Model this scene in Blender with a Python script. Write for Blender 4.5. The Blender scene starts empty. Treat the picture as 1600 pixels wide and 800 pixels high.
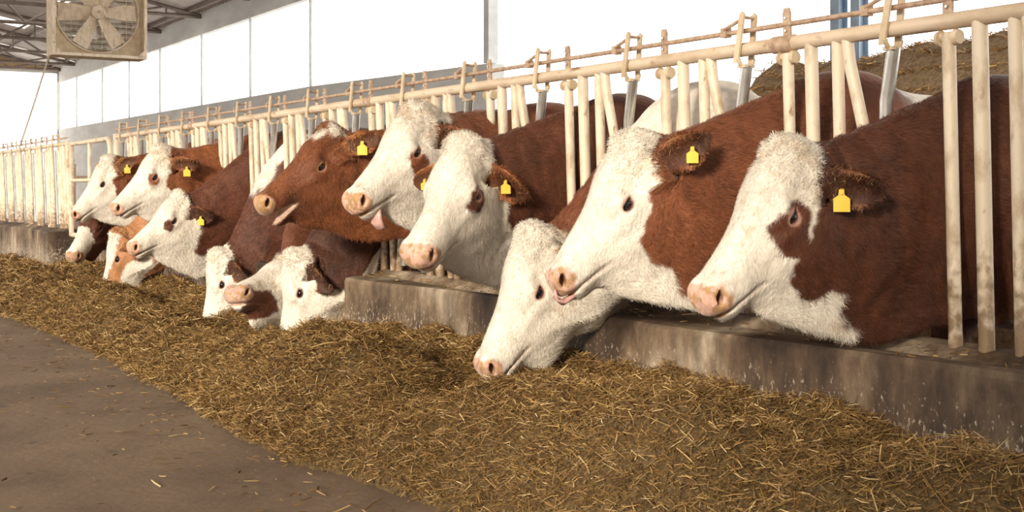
import bpy, math, random
import numpy as np
from mathutils import Vector, Matrix

rng = np.random.default_rng(7)
random.seed(7)
scene = bpy.context.scene
col = scene.collection
PI = math.pi

# ------------------------------------------------------------------ camera
CAM = np.array([-3.116, 0.0, 1.0])
AZ = math.radians(32.04)
FPX = 1900.0
cd = bpy.data.cameras.new('camera')
cam = bpy.data.objects.new('camera', cd)
col.objects.link(cam)
cam.location = CAM
cam.rotation_euler = (PI / 2, 0, -AZ)
cd.sensor_width = 36
cd.lens = FPX / 1600 * 36
cd.shift_y = -107 / 1600
cd.clip_end = 300
scene.camera = cam

# ------------------------------------------------------------------ light
w = bpy.data.worlds.new('sky')
scene.world = w
w.use_nodes = True
bg = w.node_tree.nodes['Background']
bg.inputs[0].default_value = (1.0, 0.965, 0.91, 1)
bg.inputs[1].default_value = 2.6
sd = bpy.data.lights.new('sun', 'SUN')
sun = bpy.data.objects.new('sun', sd)
col.objects.link(sun)
sd.energy = 4.2
sd.angle = math.radians(10)
sd.color = (1.0, 0.88, 0.70)
SUN_DIR = Vector((0.80, 0.50, -0.29))
sun.rotation_euler = SUN_DIR.to_track_quat('-Z', 'Y').to_euler()
vs = scene.view_settings
vs.view_transform = 'Standard'
vs.look = 'None'
vs.exposure = 0.30
vs.gamma = 1.0
vs.use_curve_mapping = False

# ------------------------------------------------------------------ helpers
def tag(o, label=None, cat=None, group=None, kind=None):
    if label: o['label'] = label
    if cat: o['category'] = cat
    if group: o['group'] = group
    if kind: o['kind'] = kind
    return o

def empty(name, loc):
    o = bpy.data.objects.new(name, None)
    col.objects.link(o)
    o.location = loc
    o.empty_display_size = 0.1
    return o

def link_mesh(name, verts, faces, mat, parent=None, smooth=True, cols=None, base=None, normals_fix=False):
    """verts in WORLD space; the object's origin is put at base (or 0) and parented."""
    verts = np.asarray(verts, float)
    org = np.array(base if base is not None else (0, 0, 0), float)
    me = bpy.data.meshes.new(name)
    if isinstance(faces, np.ndarray):
        n, k = faces.shape
        me.vertices.add(len(verts))
        me.vertices.foreach_set('co', (verts - org).astype(np.float32).ravel())
        me.loops.add(n * k)
        me.loops.foreach_set('vertex_index', faces.astype(np.int32).ravel())
        me.polygons.add(n)
        me.polygons.foreach_set('loop_start', np.arange(0, n * k, k, dtype=np.int32))
        me.update(calc_edges=True)
    else:
        me.from_pydata([tuple(v) for v in (verts - org)], [], faces)
        me.update()
    me.polygons.foreach_set('use_smooth', [smooth] * len(me.polygons))
    if cols is not None:
        at = me.color_attributes.new('coat', 'FLOAT_COLOR', 'POINT')
        at.data.foreach_set('color', np.c_[cols, np.ones(len(cols))].astype(np.float32).ravel())
    o = bpy.data.objects.new(name, me)
    col.objects.link(o)
    if mat: me.materials.append(mat)
    o.location = org
    if parent is not None:
        o.parent = parent
        root = np.zeros(3)
        p = parent
        while p is not None:
            root += np.array(p.location)
            p = p.parent
        o.location = org - root
    return o

class MB:
    """collects shapes in world space, then links them as one mesh object"""
    def __init__(s): s.v = []; s.f = []
    def add(s, v, f):
        n = len(s.v); s.v += [tuple(map(float, q)) for q in v]; s.f += [tuple(i + n for i in q) for q in f]; return s
    def box(s, c, d, R=None):
        x, y, z = [q / 2 for q in d]
        p = [(-x,-y,-z),(x,-y,-z),(x,y,-z),(-x,y,-z),(-x,-y,z),(x,-y,z),(x,y,z),(-x,y,z)]
        if R is not None: p = [tuple(R @ Vector(q)) for q in p]
        p = [(q[0]+c[0], q[1]+c[1], q[2]+c[2]) for q in p]
        return s.add(p, [(0,3,2,1),(4,5,6,7),(0,1,5,4),(1,2,6,5),(2,3,7,6),(3,0,4,7)])
    def tube(s, pts, r, n=12, cap=True, squash=None):
        pts = [Vector(p) for p in pts]; m = len(pts)
        rs = r if isinstance(r, (list, tuple)) else [r] * m
        ref = None; V = []
        for i, p in enumerate(pts):
            t = (pts[min(i+1, m-1)] - pts[max(i-1, 0)]).normalized()
            if ref is None:
                ref = Vector((1,0,0)) if abs(t.x) < .9 else Vector((0,1,0))
            a = (ref - t * ref.dot(t)).normalized(); b = t.cross(a); ref = a
            for k in range(n):
                q = 2*PI*k/n
                V.append(p + (a*math.cos(q) + b*math.sin(q)) * rs[i])
        F = [(i*n+k, i*n+(k+1)%n, (i+1)*n+(k+1)%n, (i+1)*n+k) for i in range(m-1) for k in range(n)]
        if cap:
            F.append(tuple(range(n-1, -1, -1))); F.append(tuple((m-1)*n+k for k in range(n)))
        return s.add(V, F)
    def cyl(s, a, b, r, n=12): return s.tube([a, b], r, n)
    def prism(s, poly, axis_vec, depth):
        """polygon of 3-D points extruded by depth along axis_vec (centred)"""
        d = Vector(axis_vec).normalized() * depth / 2
        n = len(poly)
        V = [Vector(p) - d for p in poly] + [Vector(p) + d for p in poly]
        F = [tuple(range(n-1, -1, -1)), tuple(range(n, 2*n))] + [(i, (i+1) % n, n+(i+1) % n, n+i) for i in range(n)]
        return s.add(V, F)
    def build(s, name, mat, parent=None, smooth=False, base=None, bevel=0.0, auto=True):
        o = link_mesh(name, s.v, s.f, mat, parent, False, base=base)
        me = o.data
        if bevel:
            md = o.modifiers.new('bevel', 'BEVEL'); md.width = bevel; md.segments = 2; md.limit_method = 'ANGLE'; md.angle_limit = math.radians(40)
        if smooth:
            me.polygons.foreach_set('use_smooth', [True] * len(me.polygons))
            # keep the flat caps crisp
            ed = {}
            for p in me.polygons:
                for e in p.edge_keys: ed.setdefault(e, []).append(p.index)
            nr = [p.normal.copy() for p in me.polygons]
            for e in me.edges:
                ps = ed.get(tuple(sorted(e.vertices)), [])
                if len(ps) == 2 and nr[ps[0]].dot(nr[ps[1]]) < 0.6: e.use_edge_sharp = True
        return o

# pixel of the 1600x800 photo -> ray; used to read world positions off the photo's measurements
R_ = np.array([math.cos(AZ), -math.sin(AZ), 0]); F_ = np.array([math.sin(AZ), math.cos(AZ), 0]); U_ = np.array([0, 0, 1.0])
def ray(px, py): return F_ + R_ * (px - 800) / FPX - U_ * (py - 293) / FPX
def at_x(px, py, x):
    r = ray(px, py); return CAM + r * (x - CAM[0]) / r[0]
def at_z(px, py, z):
    r = ray(px, py); return CAM + r * (z - CAM[2]) / r[2]
def at_y(px, py, y):
    r = ray(px, py); return CAM + r * (y - CAM[1]) / r[1]

# numpy value noise -----------------------------------------------------------
_LAT = np.random.default_rng(3).random((64, 64, 64)).astype(np.float32)
def vnoise(p, scale, off=0.0):
    q = np.asarray(p) * scale + 31.7 + off
    i = np.floor(q).astype(int); f = q - i; f = f * f * (3 - 2 * f)
    i0 = i & 63; i1 = (i + 1) & 63
    x0, y0, z0 = i0[:, 0], i0[:, 1], i0[:, 2]; x1, y1, z1 = i1[:, 0], i1[:, 1], i1[:, 2]
    fx, fy, fz = f[:, 0], f[:, 1], f[:, 2]
    c00 = _LAT[x0, y0, z0] * (1-fx) + _LAT[x1, y0, z0] * fx
    c10 = _LAT[x0, y1, z0] * (1-fx) + _LAT[x1, y1, z0] * fx
    c01 = _LAT[x0, y0, z1] * (1-fx) + _LAT[x1, y0, z1] * fx
    c11 = _LAT[x0, y1, z1] * (1-fx) + _LAT[x1, y1, z1] * fx
    return (c00*(1-fy) + c10*fy) * (1-fz) + (c01*(1-fy) + c11*fy) * fz
def fbm(p, scale, off=0.0, o=3):
    s = 0; a = 1; t = 0
    for k in range(o):
        s = s + a * vnoise(p, scale * 2**k, off + 9.1*k); t += a; a *= .5
    return s / t - .5
def sstep(a, b, x):
    t = np.clip((x - a) / (b - a), 0, 1); return t * t * (3 - 2 * t)

# ------------------------------------------------------------------ materials
def new_mat(name):
    m = bpy.data.materials.new(name); m.use_nodes = True
    nt = m.node_tree; b = nt.nodes['Principled BSDF']
    return m, nt, b
def N(nt, t, **kw):
    n = nt.nodes.new(t)
    for k, v in kw.items(): setattr(n, k, v)
    return n
def ramp(nt, fac, stops):
    r = N(nt, 'ShaderNodeValToRGB'); e = r.color_ramp.elements
    while len(e) < len(stops): e.new(0.5)
    for q, (p, c) in zip(e, stops): q.position = p; q.color = (*c, 1)
    nt.links.new(fac, r.inputs[0]); return r
def noise_mat(name, c1, c2, scale=8, rough=.6, metal=0.0, bump=.2, stretch=(1,1,1), detail=6, lo=.35, hi=.65, spots=None, bscale=None):
    m, nt, b = new_mat(name); L = nt.links
    tc = N(nt, 'ShaderNodeTexCoord'); mp = N(nt, 'ShaderNodeMapping'); mp.inputs['Scale'].default_value = stretch
    L.new(tc.outputs['Object'], mp.inputs[0])
    no = N(nt, 'ShaderNodeTexNoise'); no.inputs['Scale'].default_value = scale; no.inputs['Detail'].default_value = detail; no.inputs['Roughness'].default_value = .65
    L.new(mp.outputs[0], no.inputs['Vector'])
    r = ramp(nt, no.outputs['Fac'], [(lo, c1), (hi, c2)])
    out = r.outputs[0]
    if spots:
        n2 = N(nt, 'ShaderNodeTexNoise'); n2.inputs['Scale'].default_value = spots[1]; n2.inputs['Detail'].default_value = 4
        L.new(mp.outputs[0], n2.inputs['Vector'])
        r2 = ramp(nt, n2.outputs['Fac'], [(spots[2], (0,0,0)), (spots[3], (1,1,1))])
        mx = N(nt, 'ShaderNodeMix', data_type='RGBA'); L.new(r2.outputs[0], mx.inputs['Factor']); L.new(out, mx.inputs['A']); mx.inputs['B'].default_value = (*spots[0], 1)
        out = mx.outputs['Result']
    L.new(out, b.inputs['Base Color'])
    b.inputs['Roughness'].default_value = rough; b.inputs['Metallic'].default_value = metal
    if bump:
        nb = no
        if bscale:
            nb = N(nt, 'ShaderNodeTexNoise'); nb.inputs['Scale'].default_value = bscale; nb.inputs['Detail'].default_value = 5; L.new(mp.outputs[0], nb.inputs['Vector'])
        bp = N(nt, 'ShaderNodeBump'); bp.inputs['Strength'].default_value = bump; bp.inputs['Distance'].default_value = .01
        L.new(nb.outputs['Fac'], bp.inputs['Height']); L.new(bp.outputs[0], b.inputs['Normal'])
    return m

M = {}
M['paint'] = noise_mat('cream_paint', (.46,.33,.20), (.76,.64,.49), scale=14, rough=.45, bump=.25, stretch=(1,1,.45), lo=.28, hi=.52, spots=((.34,.21,.11), 34, .64, .76))
def splash_dirt(m):
    """dried slurry splashed on the feet of the posts"""
    nt = m.node_tree; L = nt.links; b = nt.nodes['Principled BSDF']; src = b.inputs['Base Color'].links[0].from_socket
    tc = N(nt, 'ShaderNodeTexCoord'); sx = N(nt, 'ShaderNodeSeparateXYZ'); L.new(tc.outputs['Object'], sx.inputs[0])
    mr = N(nt, 'ShaderNodeMapRange'); mr.inputs['From Min'].default_value = 1.0; mr.inputs['From Max'].default_value = .55; mr.inputs['To Min'].default_value = -.25; mr.inputs['To Max'].default_value = .30; L.new(sx.outputs['Z'], mr.inputs['Value'])
    no = N(nt, 'ShaderNodeTexNoise'); no.inputs['Scale'].default_value = 26; no.inputs['Detail'].default_value = 6; L.new(tc.outputs['Object'], no.inputs['Vector'])
    ad = N(nt, 'ShaderNodeMath', operation='ADD'); L.new(no.outputs['Fac'], ad.inputs[0]); L.new(mr.outputs['Result'], ad.inputs[1])
    r = ramp(nt, ad.outputs[0], [(.50, (0,0,0)), (.80, (.9,.9,.9))])
    mx = N(nt, 'ShaderNodeMix', data_type='RGBA'); L.new(r.outputs[0], mx.inputs['Factor']); L.new(src, mx.inputs['A']); mx.inputs['B'].default_value = (.20,.12,.06,1)
    L.new(mx.outputs['Result'], b.inputs['Base Color'])
splash_dirt(M['paint'])
M['rail'] = noise_mat('rail_paint', (.46,.32,.20), (.72,.58,.43), scale=9, rough=.45, bump=.2, stretch=(1,.35,1), lo=.28, hi=.55, spots=((.30,.17,.09), 22, .62, .74))
M['galv'] = noise_mat('galvanised', (.42,.40,.36), (.70,.68,.64), scale=12, rough=.28, metal=.75, bump=.1, stretch=(1,1,.5))
M['rust'] = noise_mat('rusty_steel', (.36,.23,.15), (.60,.44,.32), scale=30, rough=.6, metal=.1, bump=.3)
M['dust'] = noise_mat('dusty_beige', (.50,.37,.23), (.72,.59,.42), scale=10, rough=.65, bump=.2)
M['steel_blue'] = noise_mat('blue_grey_steel', (.22,.30,.40), (.34,.44,.54), scale=6, rough=.5, bump=.05)
M['truss'] = noise_mat('truss_steel', (.13,.10,.08), (.22,.17,.14), scale=6, rough=.6, bump=.05)
M['roof'] = noise_mat('roof_sheet', (.36,.31,.28), (.48,.43,.40), scale=2, rough=.6, bump=.05)
M['wall'] = noise_mat('grey_concrete_wall', (.46,.45,.43), (.60,.59,.57), scale=1.6, rough=.8, bump=.15, stretch=(1,.5,1.5), bscale=20)
M['gable'] = noise_mat('gable_sheet', (.42,.27,.14), (.52,.35,.20), scale=2, rough=.7, bump=.05)
M['mullion'] = noise_mat('mullion_grey', (.42,.43,.43), (.55,.56,.56), scale=4, rough=.6, bump=0)
M['rope'] = noise_mat('rope', (.45,.36,.26), (.60,.50,.38), scale=40, rough=.9, bump=0)
M['floor'] = noise_mat('dirty_floor', (.105,.067,.040), (.240,.168,.108), scale=1.3, rough=.72, bump=.35, detail=10, lo=.3, hi=.72, spots=((.07,.045,.025), 9, .64, .76), bscale=26)
M['black'] = noise_mat('dark_rubber', (.02,.016,.014), (.03,.024,.02), scale=10, rough=.5, bump=0)

def curb_mat():
    m, nt, b = new_mat('stained_concrete'); L = nt.links
    tc = N(nt, 'ShaderNodeTexCoord')
    def nz(scale, st, det=6):
        mp = N(nt, 'ShaderNodeMapping'); mp.inputs['Scale'].default_value = st; L.new(tc.outputs['Object'], mp.inputs[0])
        n = N(nt, 'ShaderNodeTexNoise'); n.inputs['Scale'].default_value = scale; n.inputs['Detail'].default_value = det; n.inputs['Roughness'].default_value = .65
        L.new(mp.outputs[0], n.inputs['Vector']); return n
    big = nz(1.9, (1, 1, .6)); r1 = ramp(nt, big.outputs['Fac'], [(.38, (.030,.017,.010)), (.48, (.080,.048,.028)), (.57, (.18,.125,.078)), (.68, (.38,.31,.23))])
    fine = nz(14, (1, 1, .35)); r2 = ramp(nt, fine.outputs['Fac'], [(.3, (.50,.48,.46)), (.65, (1.15,1.15,1.15))])
    mul = N(nt, 'ShaderNodeMix', data_type='RGBA', blend_type='MULTIPLY'); mul.inputs['Factor'].default_value = 1
    L.new(r1.outputs[0], mul.inputs['A']); L.new(r2.outputs[0], mul.inputs['B'])
    # splashed lime wash: more of it low on the face
    sx = N(nt, 'ShaderNodeSeparateXYZ'); L.new(tc.outputs['Object'], sx.inputs[0])
    lw = N(nt, 'ShaderNodeMapRange'); lw.inputs['From Min'].default_value = .50; lw.inputs['From Max'].default_value = .22; lw.inputs['To Min'].default_value = -.10; lw.inputs['To Max'].default_value = .09; L.new(sx.outputs['Z'], lw.inputs['Value'])
    sp = nz(70, (1, 1, .6), 6); ad = N(nt, 'ShaderNodeMath', operation='ADD'); L.new(sp.outputs['Fac'], ad.inputs[0]); L.new(lw.outputs['Result'], ad.inputs[1])
    r3 = ramp(nt, ad.outputs[0], [(.575, (0,0,0)), (.68, (.75,.75,.75))])
    mx = N(nt, 'ShaderNodeMix', data_type='RGBA'); L.new(r3.outputs[0], mx.inputs['Factor']); L.new(mul.outputs['Result'], mx.inputs['A']); mx.inputs['B'].default_value = (.50,.43,.34,1)
    L.new(mx.outputs['Result'], b.inputs['Base Color']); b.inputs['Roughness'].default_value = .75
    bp = N(nt, 'ShaderNodeBump'); bp.inputs['Strength'].default_value = .5; bp.inputs['Distance'].default_value = .012
    L.new(fine.outputs['Fac'], bp.inputs['Height']); L.new(bp.outputs[0], b.inputs['Normal'])
    return m
M['curb'] = curb_mat()

def sheet_mat(name, c, trans):
    m, nt, b = new_mat(name); L = nt.links
    nt.nodes.remove(b)
    out = nt.nodes['Material Output']
    tl = N(nt, 'ShaderNodeBsdfTranslucent'); tl.inputs[0].default_value = (*c, 1)
    tp = N(nt, 'ShaderNodeBsdfTransparent'); mx = N(nt, 'ShaderNodeMixShader'); mx.inputs[0].default_value = trans
    L.new(tl.outputs[0], mx.inputs[1]); L.new(tp.outputs[0], mx.inputs[2]); L.new(mx.outputs[0], out.inputs[0])
    return m
M['sheet'] = sheet_mat('clear_plastic_sheet', (.92,.92,.90), .72)
M['sheet2'] = sheet_mat('milky_plastic_sheet', (.90,.87,.80), .45)

def coat_mat():
    m, nt, b = new_mat('cow_coat'); L = nt.links
    at = N(nt, 'ShaderNodeAttribute'); at.attribute_name = 'coat'
    rs = N(nt, 'ShaderNodeAttribute'); rs.attribute_name = 'rest'
    mp = N(nt, 'ShaderNodeMapping'); mp.inputs['Scale'].default_value = (1, 1, .45); L.new(rs.outputs['Vector'], mp.inputs[0])
    n1 = N(nt, 'ShaderNodeTexNoise'); n1.inputs['Scale'].default_value = 38; n1.inputs['Detail'].default_value = 5; n1.inputs['Distortion'].default_value = 1.2
    L.new(mp.outputs[0], n1.inputs['Vector'])
    n2 = N(nt, 'ShaderNodeTexNoise'); n2.inputs['Scale'].default_value = 9; n2.inputs['Detail'].default_value = 4; n2.inputs['Distortion'].default_value = .6
    L.new(rs.outputs['Vector'], n2.inputs['Vector'])
    r = ramp(nt, n1.outputs['Fac'], [(.25, (.78,.76,.74)), (.7, (1.12,1.12,1.12))])
    r2 = ramp(nt, n2.outputs['Fac'], [(.3, (.88,.87,.86)), (.62, (1.05,1.05,1.05))])
    mu = N(nt, 'ShaderNodeMix', data_type='RGBA', blend_type='MULTIPLY'); mu.inputs['Factor'].default_value = .8
    mu2 = N(nt, 'ShaderNodeMix', data_type='RGBA', blend_type='MULTIPLY'); mu2.inputs['Factor'].default_value = .8
    L.new(at.outputs['Color'], mu.inputs['A']); L.new(r.outputs[0], mu.inputs['B'])
    L.new(mu.outputs['Result'], mu2.inputs['A']); L.new(r2.outputs[0], mu2.inputs['B'])
    L.new(mu2.outputs['Result'], b.inputs['Base Color'])
    b.inputs['Roughness'].default_value = .62
    b.inputs['Specular IOR Level'].default_value = .3
    b.inputs['Sheen Weight'].default_value = .25; b.inputs['Sheen Roughness'].default_value = .4
    ad = N(nt, 'ShaderNodeMath', operation='ADD'); L.new(n1.outputs['Fac'], ad.inputs[0])
    sc = N(nt, 'ShaderNodeMath', operation='MULTIPLY'); sc.inputs[1].default_value = 2.0; L.new(n2.outputs['Fac'], sc.inputs[0]); L.new(sc.outputs[0], ad.inputs[1])
    bp = N(nt, 'ShaderNodeBump'); bp.inputs['Strength'].default_value = .55; bp.inputs['Distance'].default_value = .008
    L.new(ad.outputs[0], bp.inputs['Height']); L.new(bp.outputs[0], b.inputs['Normal'])
    return m
M['coat'] = coat_mat()
def attr_mat(name, rough=.7, trans=0.0):
    m, nt, b = new_mat(name)
    at = N(nt, 'ShaderNodeAttribute'); at.attribute_name = 'coat'
    nt.links.new(at.outputs['Color'], b.inputs['Base Color']); b.inputs['Roughness'].default_value = rough
    b.inputs['Specular IOR Level'].default_value = .3
    return m
M['straw'] = attr_mat('straw', .6)
M['hair'] = attr_mat('hair', .6)
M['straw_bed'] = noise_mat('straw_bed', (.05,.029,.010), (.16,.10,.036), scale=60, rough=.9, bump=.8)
M['heap'] = noise_mat('bedding_heap_sunlit', (.20,.125,.06), (.42,.30,.17), scale=30, rough=.9, bump=.8)  # lighter version of the straw bed, sunlight put into the colour
M['tongue'] = noise_mat('tongue_pink', (.50,.28,.25), (.66,.42,.37), scale=30, rough=.35, bump=.2)
M['tag'] = noise_mat('tag_yellow', (.80,.54,.06), (.88,.60,.10), scale=20, rough=.4, bump=0)
M['ink'] = noise_mat('tag_ink', (.05,.04,.02), (.06,.05,.03), scale=20, rough=.6, bump=0)
def eye_mat():
    m, nt, b = new_mat('eye'); L = nt.links
    at = N(nt, 'ShaderNodeAttribute'); at.attribute_name = 'coat'
    L.new(at.outputs['Color'], b.inputs['Base Color']); b.inputs['Roughness'].default_value = .06
    b.inputs['Coat Weight'].default_value = .6
    return m
M['eye'] = eye_mat()
# ------------------------------------------------------------------ setting
YN, YF = -3.0, 44.0        # near and far end of the barn
XR, XL = 5.9, -9.0         # window wall, open side
EAVE, PITCH = 5.15, 0.20
XRIDGE = -2.0
def roofz(x): return EAVE + PITCH * ((XR - x) if x >= XRIDGE else (XR - XRIDGE) - (XRIDGE - x))

floor = MB(); floor.add([(XL,YN,0),(XR+1,YN,0),(XR+1,YF,0),(XL,YF,0)], [(0,1,2,3)])
fo = floor.build('floor', M['floor']); tag(fo, kind='structure')
# stall curb (two stretches, a gap where the gate hangs)
def curb(name, y0, y1):
    ys = np.linspace(y0, y1, max(2, int((y1-y0)/.25)))
    prof = [(-.25,0),(-.25,.475),(-.24,.495),(-.20,.50),(-.06,.49),(0,.52),(.06,.52),(.09,.50),(.09,0)]
    V = []; F = []
    for i, y in enumerate(ys):
        for (x, z) in prof:
            jx = .006*math.sin(y*3.1+x*9); jz = .008*math.sin(y*2.3+x*14) if z > .1 else 0
            V.append((x+jx, y, z+jz))
    k = len(prof)
    for i in range(len(ys)-1):
        for j in range(k-1): F.append((i*k+j, (i+1)*k+j, (i+1)*k+j+1, i*k+j+1))
    F.append(tuple(range(k))); F.append(tuple((len(ys)-1)*k+j for j in range(k-1,-1,-1)))
    o = MB().add(V, F).build(name, M['curb']); tag(o, kind='structure'); return o
curb('curb', -1.0, 12.75); curb('curb', 14.55, 26.0)

# window wall: concrete dado, head band and columns
sills = {}
MY = [12.0 + 3.31*k for k in range(9)]
# mullion positions read from the photo, on the wall plane
mull = [at_x(px, 100, XR)[1] for px in (765, 484, 390, 314, 249, 201, 159, 119)] + [YF]
wz = lambda px, py: at_x(px, py, XR)[2]
z_sill_far, z_sill_near = wz(200, 182), wz(763, 99)
z_head = wz(314, 54)
wl = MB()
ys = [mull[0], mull[1], YF]; zs = [z_sill_near, wz(484,135), z_sill_far]
for i in range(2):
    V = [(XR,ys[i],0),(XR,ys[i+1],0),(XR,ys[i+1],zs[i+1]),(XR,ys[i],zs[i]),(XR+.25,ys[i],0),(XR+.25,ys[i+1],0),(XR+.25,ys[i+1],zs[i+1]),(XR+.25,ys[i],zs[i])]
    wl.add(V, [(0,1,2,3),(7,6,5,4),(3,2,6,7),(0,4,5,1),(0,3,7,4),(1,5,6,2)])
wl.box((XR+.12, (YN+YF)/2, (z_head+EAVE+.1)/2), (.25, YF-YN, EAVE+.1-z_head))
tag(wl.build('wall_right', M['wall']), kind='structure')
def zsill(y):
    return np.interp(y, ys, zs)
for i in range(len(mull)-1):
    y0, y1 = mull[i], mull[i+1]
    wp = MB(); g = .025
    wp.add([(XR+.1,y0+g,zsill(y0)),(XR+.1,y1-g,zsill(y1)),(XR+.1,y1-g,z_head),(XR+.1,y0+g,z_head)], [(0,1,2,3)])
    o = wp.build('window_%d' % (i+1), M['sheet']); tag(o, kind='structure')
for i, y in enumerate(mull[:-1]):
    wdt = .14 if i == 0 else .055
    o = MB().box((XR+.02, y, (zsill(y)+z_head)/2), (.16 if i == 0 else .04, wdt, z_head-zsill(y))).build('trim_%d' % (i+1), M['mullion']); tag(o, kind='structure')
# near bay: open to the yard, only two blue-grey steel columns stand in it
for i, px in enumerate((1311, 1343)):
    p = at_x(px, 60, XR)
    b = MB(); hgt = EAVE
    b.box((XR-.06, p[1], hgt/2), (.012, .11, hgt)).box((XR+.06, p[1], hgt/2), (.012, .11, hgt)).box((XR, p[1], hgt/2), (.12, .01, hgt))
    b.box((XR-.08, p[1], .01), (.02, .16, .02)).box((XR, p[1], hgt-.01), (.2, .2, .02))
    tag(b.build('column', M['steel_blue']), kind='structure')

# far wall, lower part in milky sheet, gable above
zt = EAVE - .15
fw = MB(); nb = 7; xs = np.linspace(XL, XR, nb+1)
tag(MB().add([(XL,YF,.9),(XR,YF,.9),(XR,YF,zt),(XL,YF,zt)], [(0,1,2,3)]).build('window_20', M['sheet2']), kind='structure')
fw.box(((XL+XR)/2, YF, .45), (XR-XL, .2, .9))
fw.box(((XL+XR)/2, YF, zt), (XR-XL, .12, .12))
for x in xs: fw.box((x, YF-.02, zt/2), (.10, .1, zt))
tag(fw.build('wall_far', M['wall']), kind='structure')
gb = MB().prism([(XL,YF,zt),(XR,YF,zt),(XR,YF,roofz(XR)),(XRIDGE,YF,roofz(XRIDGE)),(XL,YF,roofz(XL))], (0,1,0), .1)
tag(gb.build('wall_gable', M['gable']), kind='structure')

# roof: corrugated sheets with gaps filled by skylight strips
sky_y = [(y, y+1.0) for y in np.arange(15.5, 42, 5.2)]
def roof_strip(b, y0, y1, x0, x1):
    n = max(2, int((y1-y0)/.12)); V = []; F = []
    for i in range(n+1):
        y = y0 + (y1-y0)*i/n; dz = .02 if i % 2 else -.02
        V += [(x0, y, roofz(x0)+dz), (x1, y, roofz(x1)+dz)]
    for i in range(n): F.append((2*i, 2*i+1, 2*i+3, 2*i+2))
    b.add(V, F)
rf = MB(); SX0, SX1 = -1.6, 3.6
cur = YN
for (a, b_) in sky_y:
    roof_strip(rf, cur, a, XRIDGE, XR+.4); roof_strip(rf, a, b_, XRIDGE, SX0); roof_strip(rf, a, b_, SX1, XR+.4); cur = b_
roof_strip(rf, cur, YF, XRIDGE, XR+.4)
roof_strip(rf, YN, YF, XL-.4, XRIDGE)
tag(rf.build('ceiling', M['roof']), kind='structure')
for i, (a, b_) in enumerate(sky_y):
    sk = MB()
    for j in range(3):
        x0 = SX0 + (SX1-SX0)*j/3 + .05; x1 = SX0 + (SX1-SX0)*(j+1)/3 - .05
        sk.add([(x0,a,roofz(x0)),(x1,a,roofz(x1)),(x1,b_,roofz(x1)),(x0,b_,roofz(x0))], [(0,1,2,3)])
    tag(sk.build('window_%d' % (30+i), M['sheet2']), kind='structure')
# trusses at the columns
def truss(y):
    b = MB()
    zb = EAVE - .12
    def bar(p, q, r=.04): b.tube([p, q], r, 6)
    bar((XR, y, zb), (XL, y, zb), .05)
    bar((XR, y, roofz(XR)-.1), (XRIDGE, y, roofz(XRIDGE)-.1), .05); bar((XRIDGE, y, roofz(XRIDGE)-.1), (XL, y, roofz(XL)-.1), .05)
    n = 9; xx = np.linspace(XR, XL, n*2+1)
    for i in range(n*2):
        x0, x1 = xx[i], xx[i+1]
        if i % 2 == 0: bar((x0, y, zb), (x1, y, roofz(x1)-.1), .03)
        else:
            bar((x0, y, roofz(x0)-.1), (x1, y, zb), .03); bar((x0, y, zb), (x0, y, roofz(x0)-.1), .025)
    o = b.build('truss', M['truss']); tag(o, kind='structure')
step = mull[2]-mull[1]
for k in range(0, 9): truss(mull[1] + step*(k-1) if k < 8 else YF-.4)
# purlins along the barn
for x in np.arange(XL+1, XR, 1.7):
    o = MB().box((x, (YN+YF)/2, roofz(x)-.06), (.06, YF-YN, .08)).build('beam', M['truss']); tag(o, kind='structure')
# unseen low side wall and near end wall, added to cut fill light
tag(MB().box((XL-.1, (YN+YF)/2, .95), (.2, YF-YN, 1.9)).build('shade_wall_left', M['wall']), kind='structure')
tag(MB().box(((XL+XR)/2, YN-.1, EAVE/2), (XR-XL, .2, EAVE)).build('shade_wall_near', M['wall']), kind='structure')
# posts of the open side
for y in np.arange(-1, YF, 6.6):
    o = MB().box((XL, y, EAVE/2), (.16, .16, EAVE)).build('column', M['truss']); tag(o, kind='structure')

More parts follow.
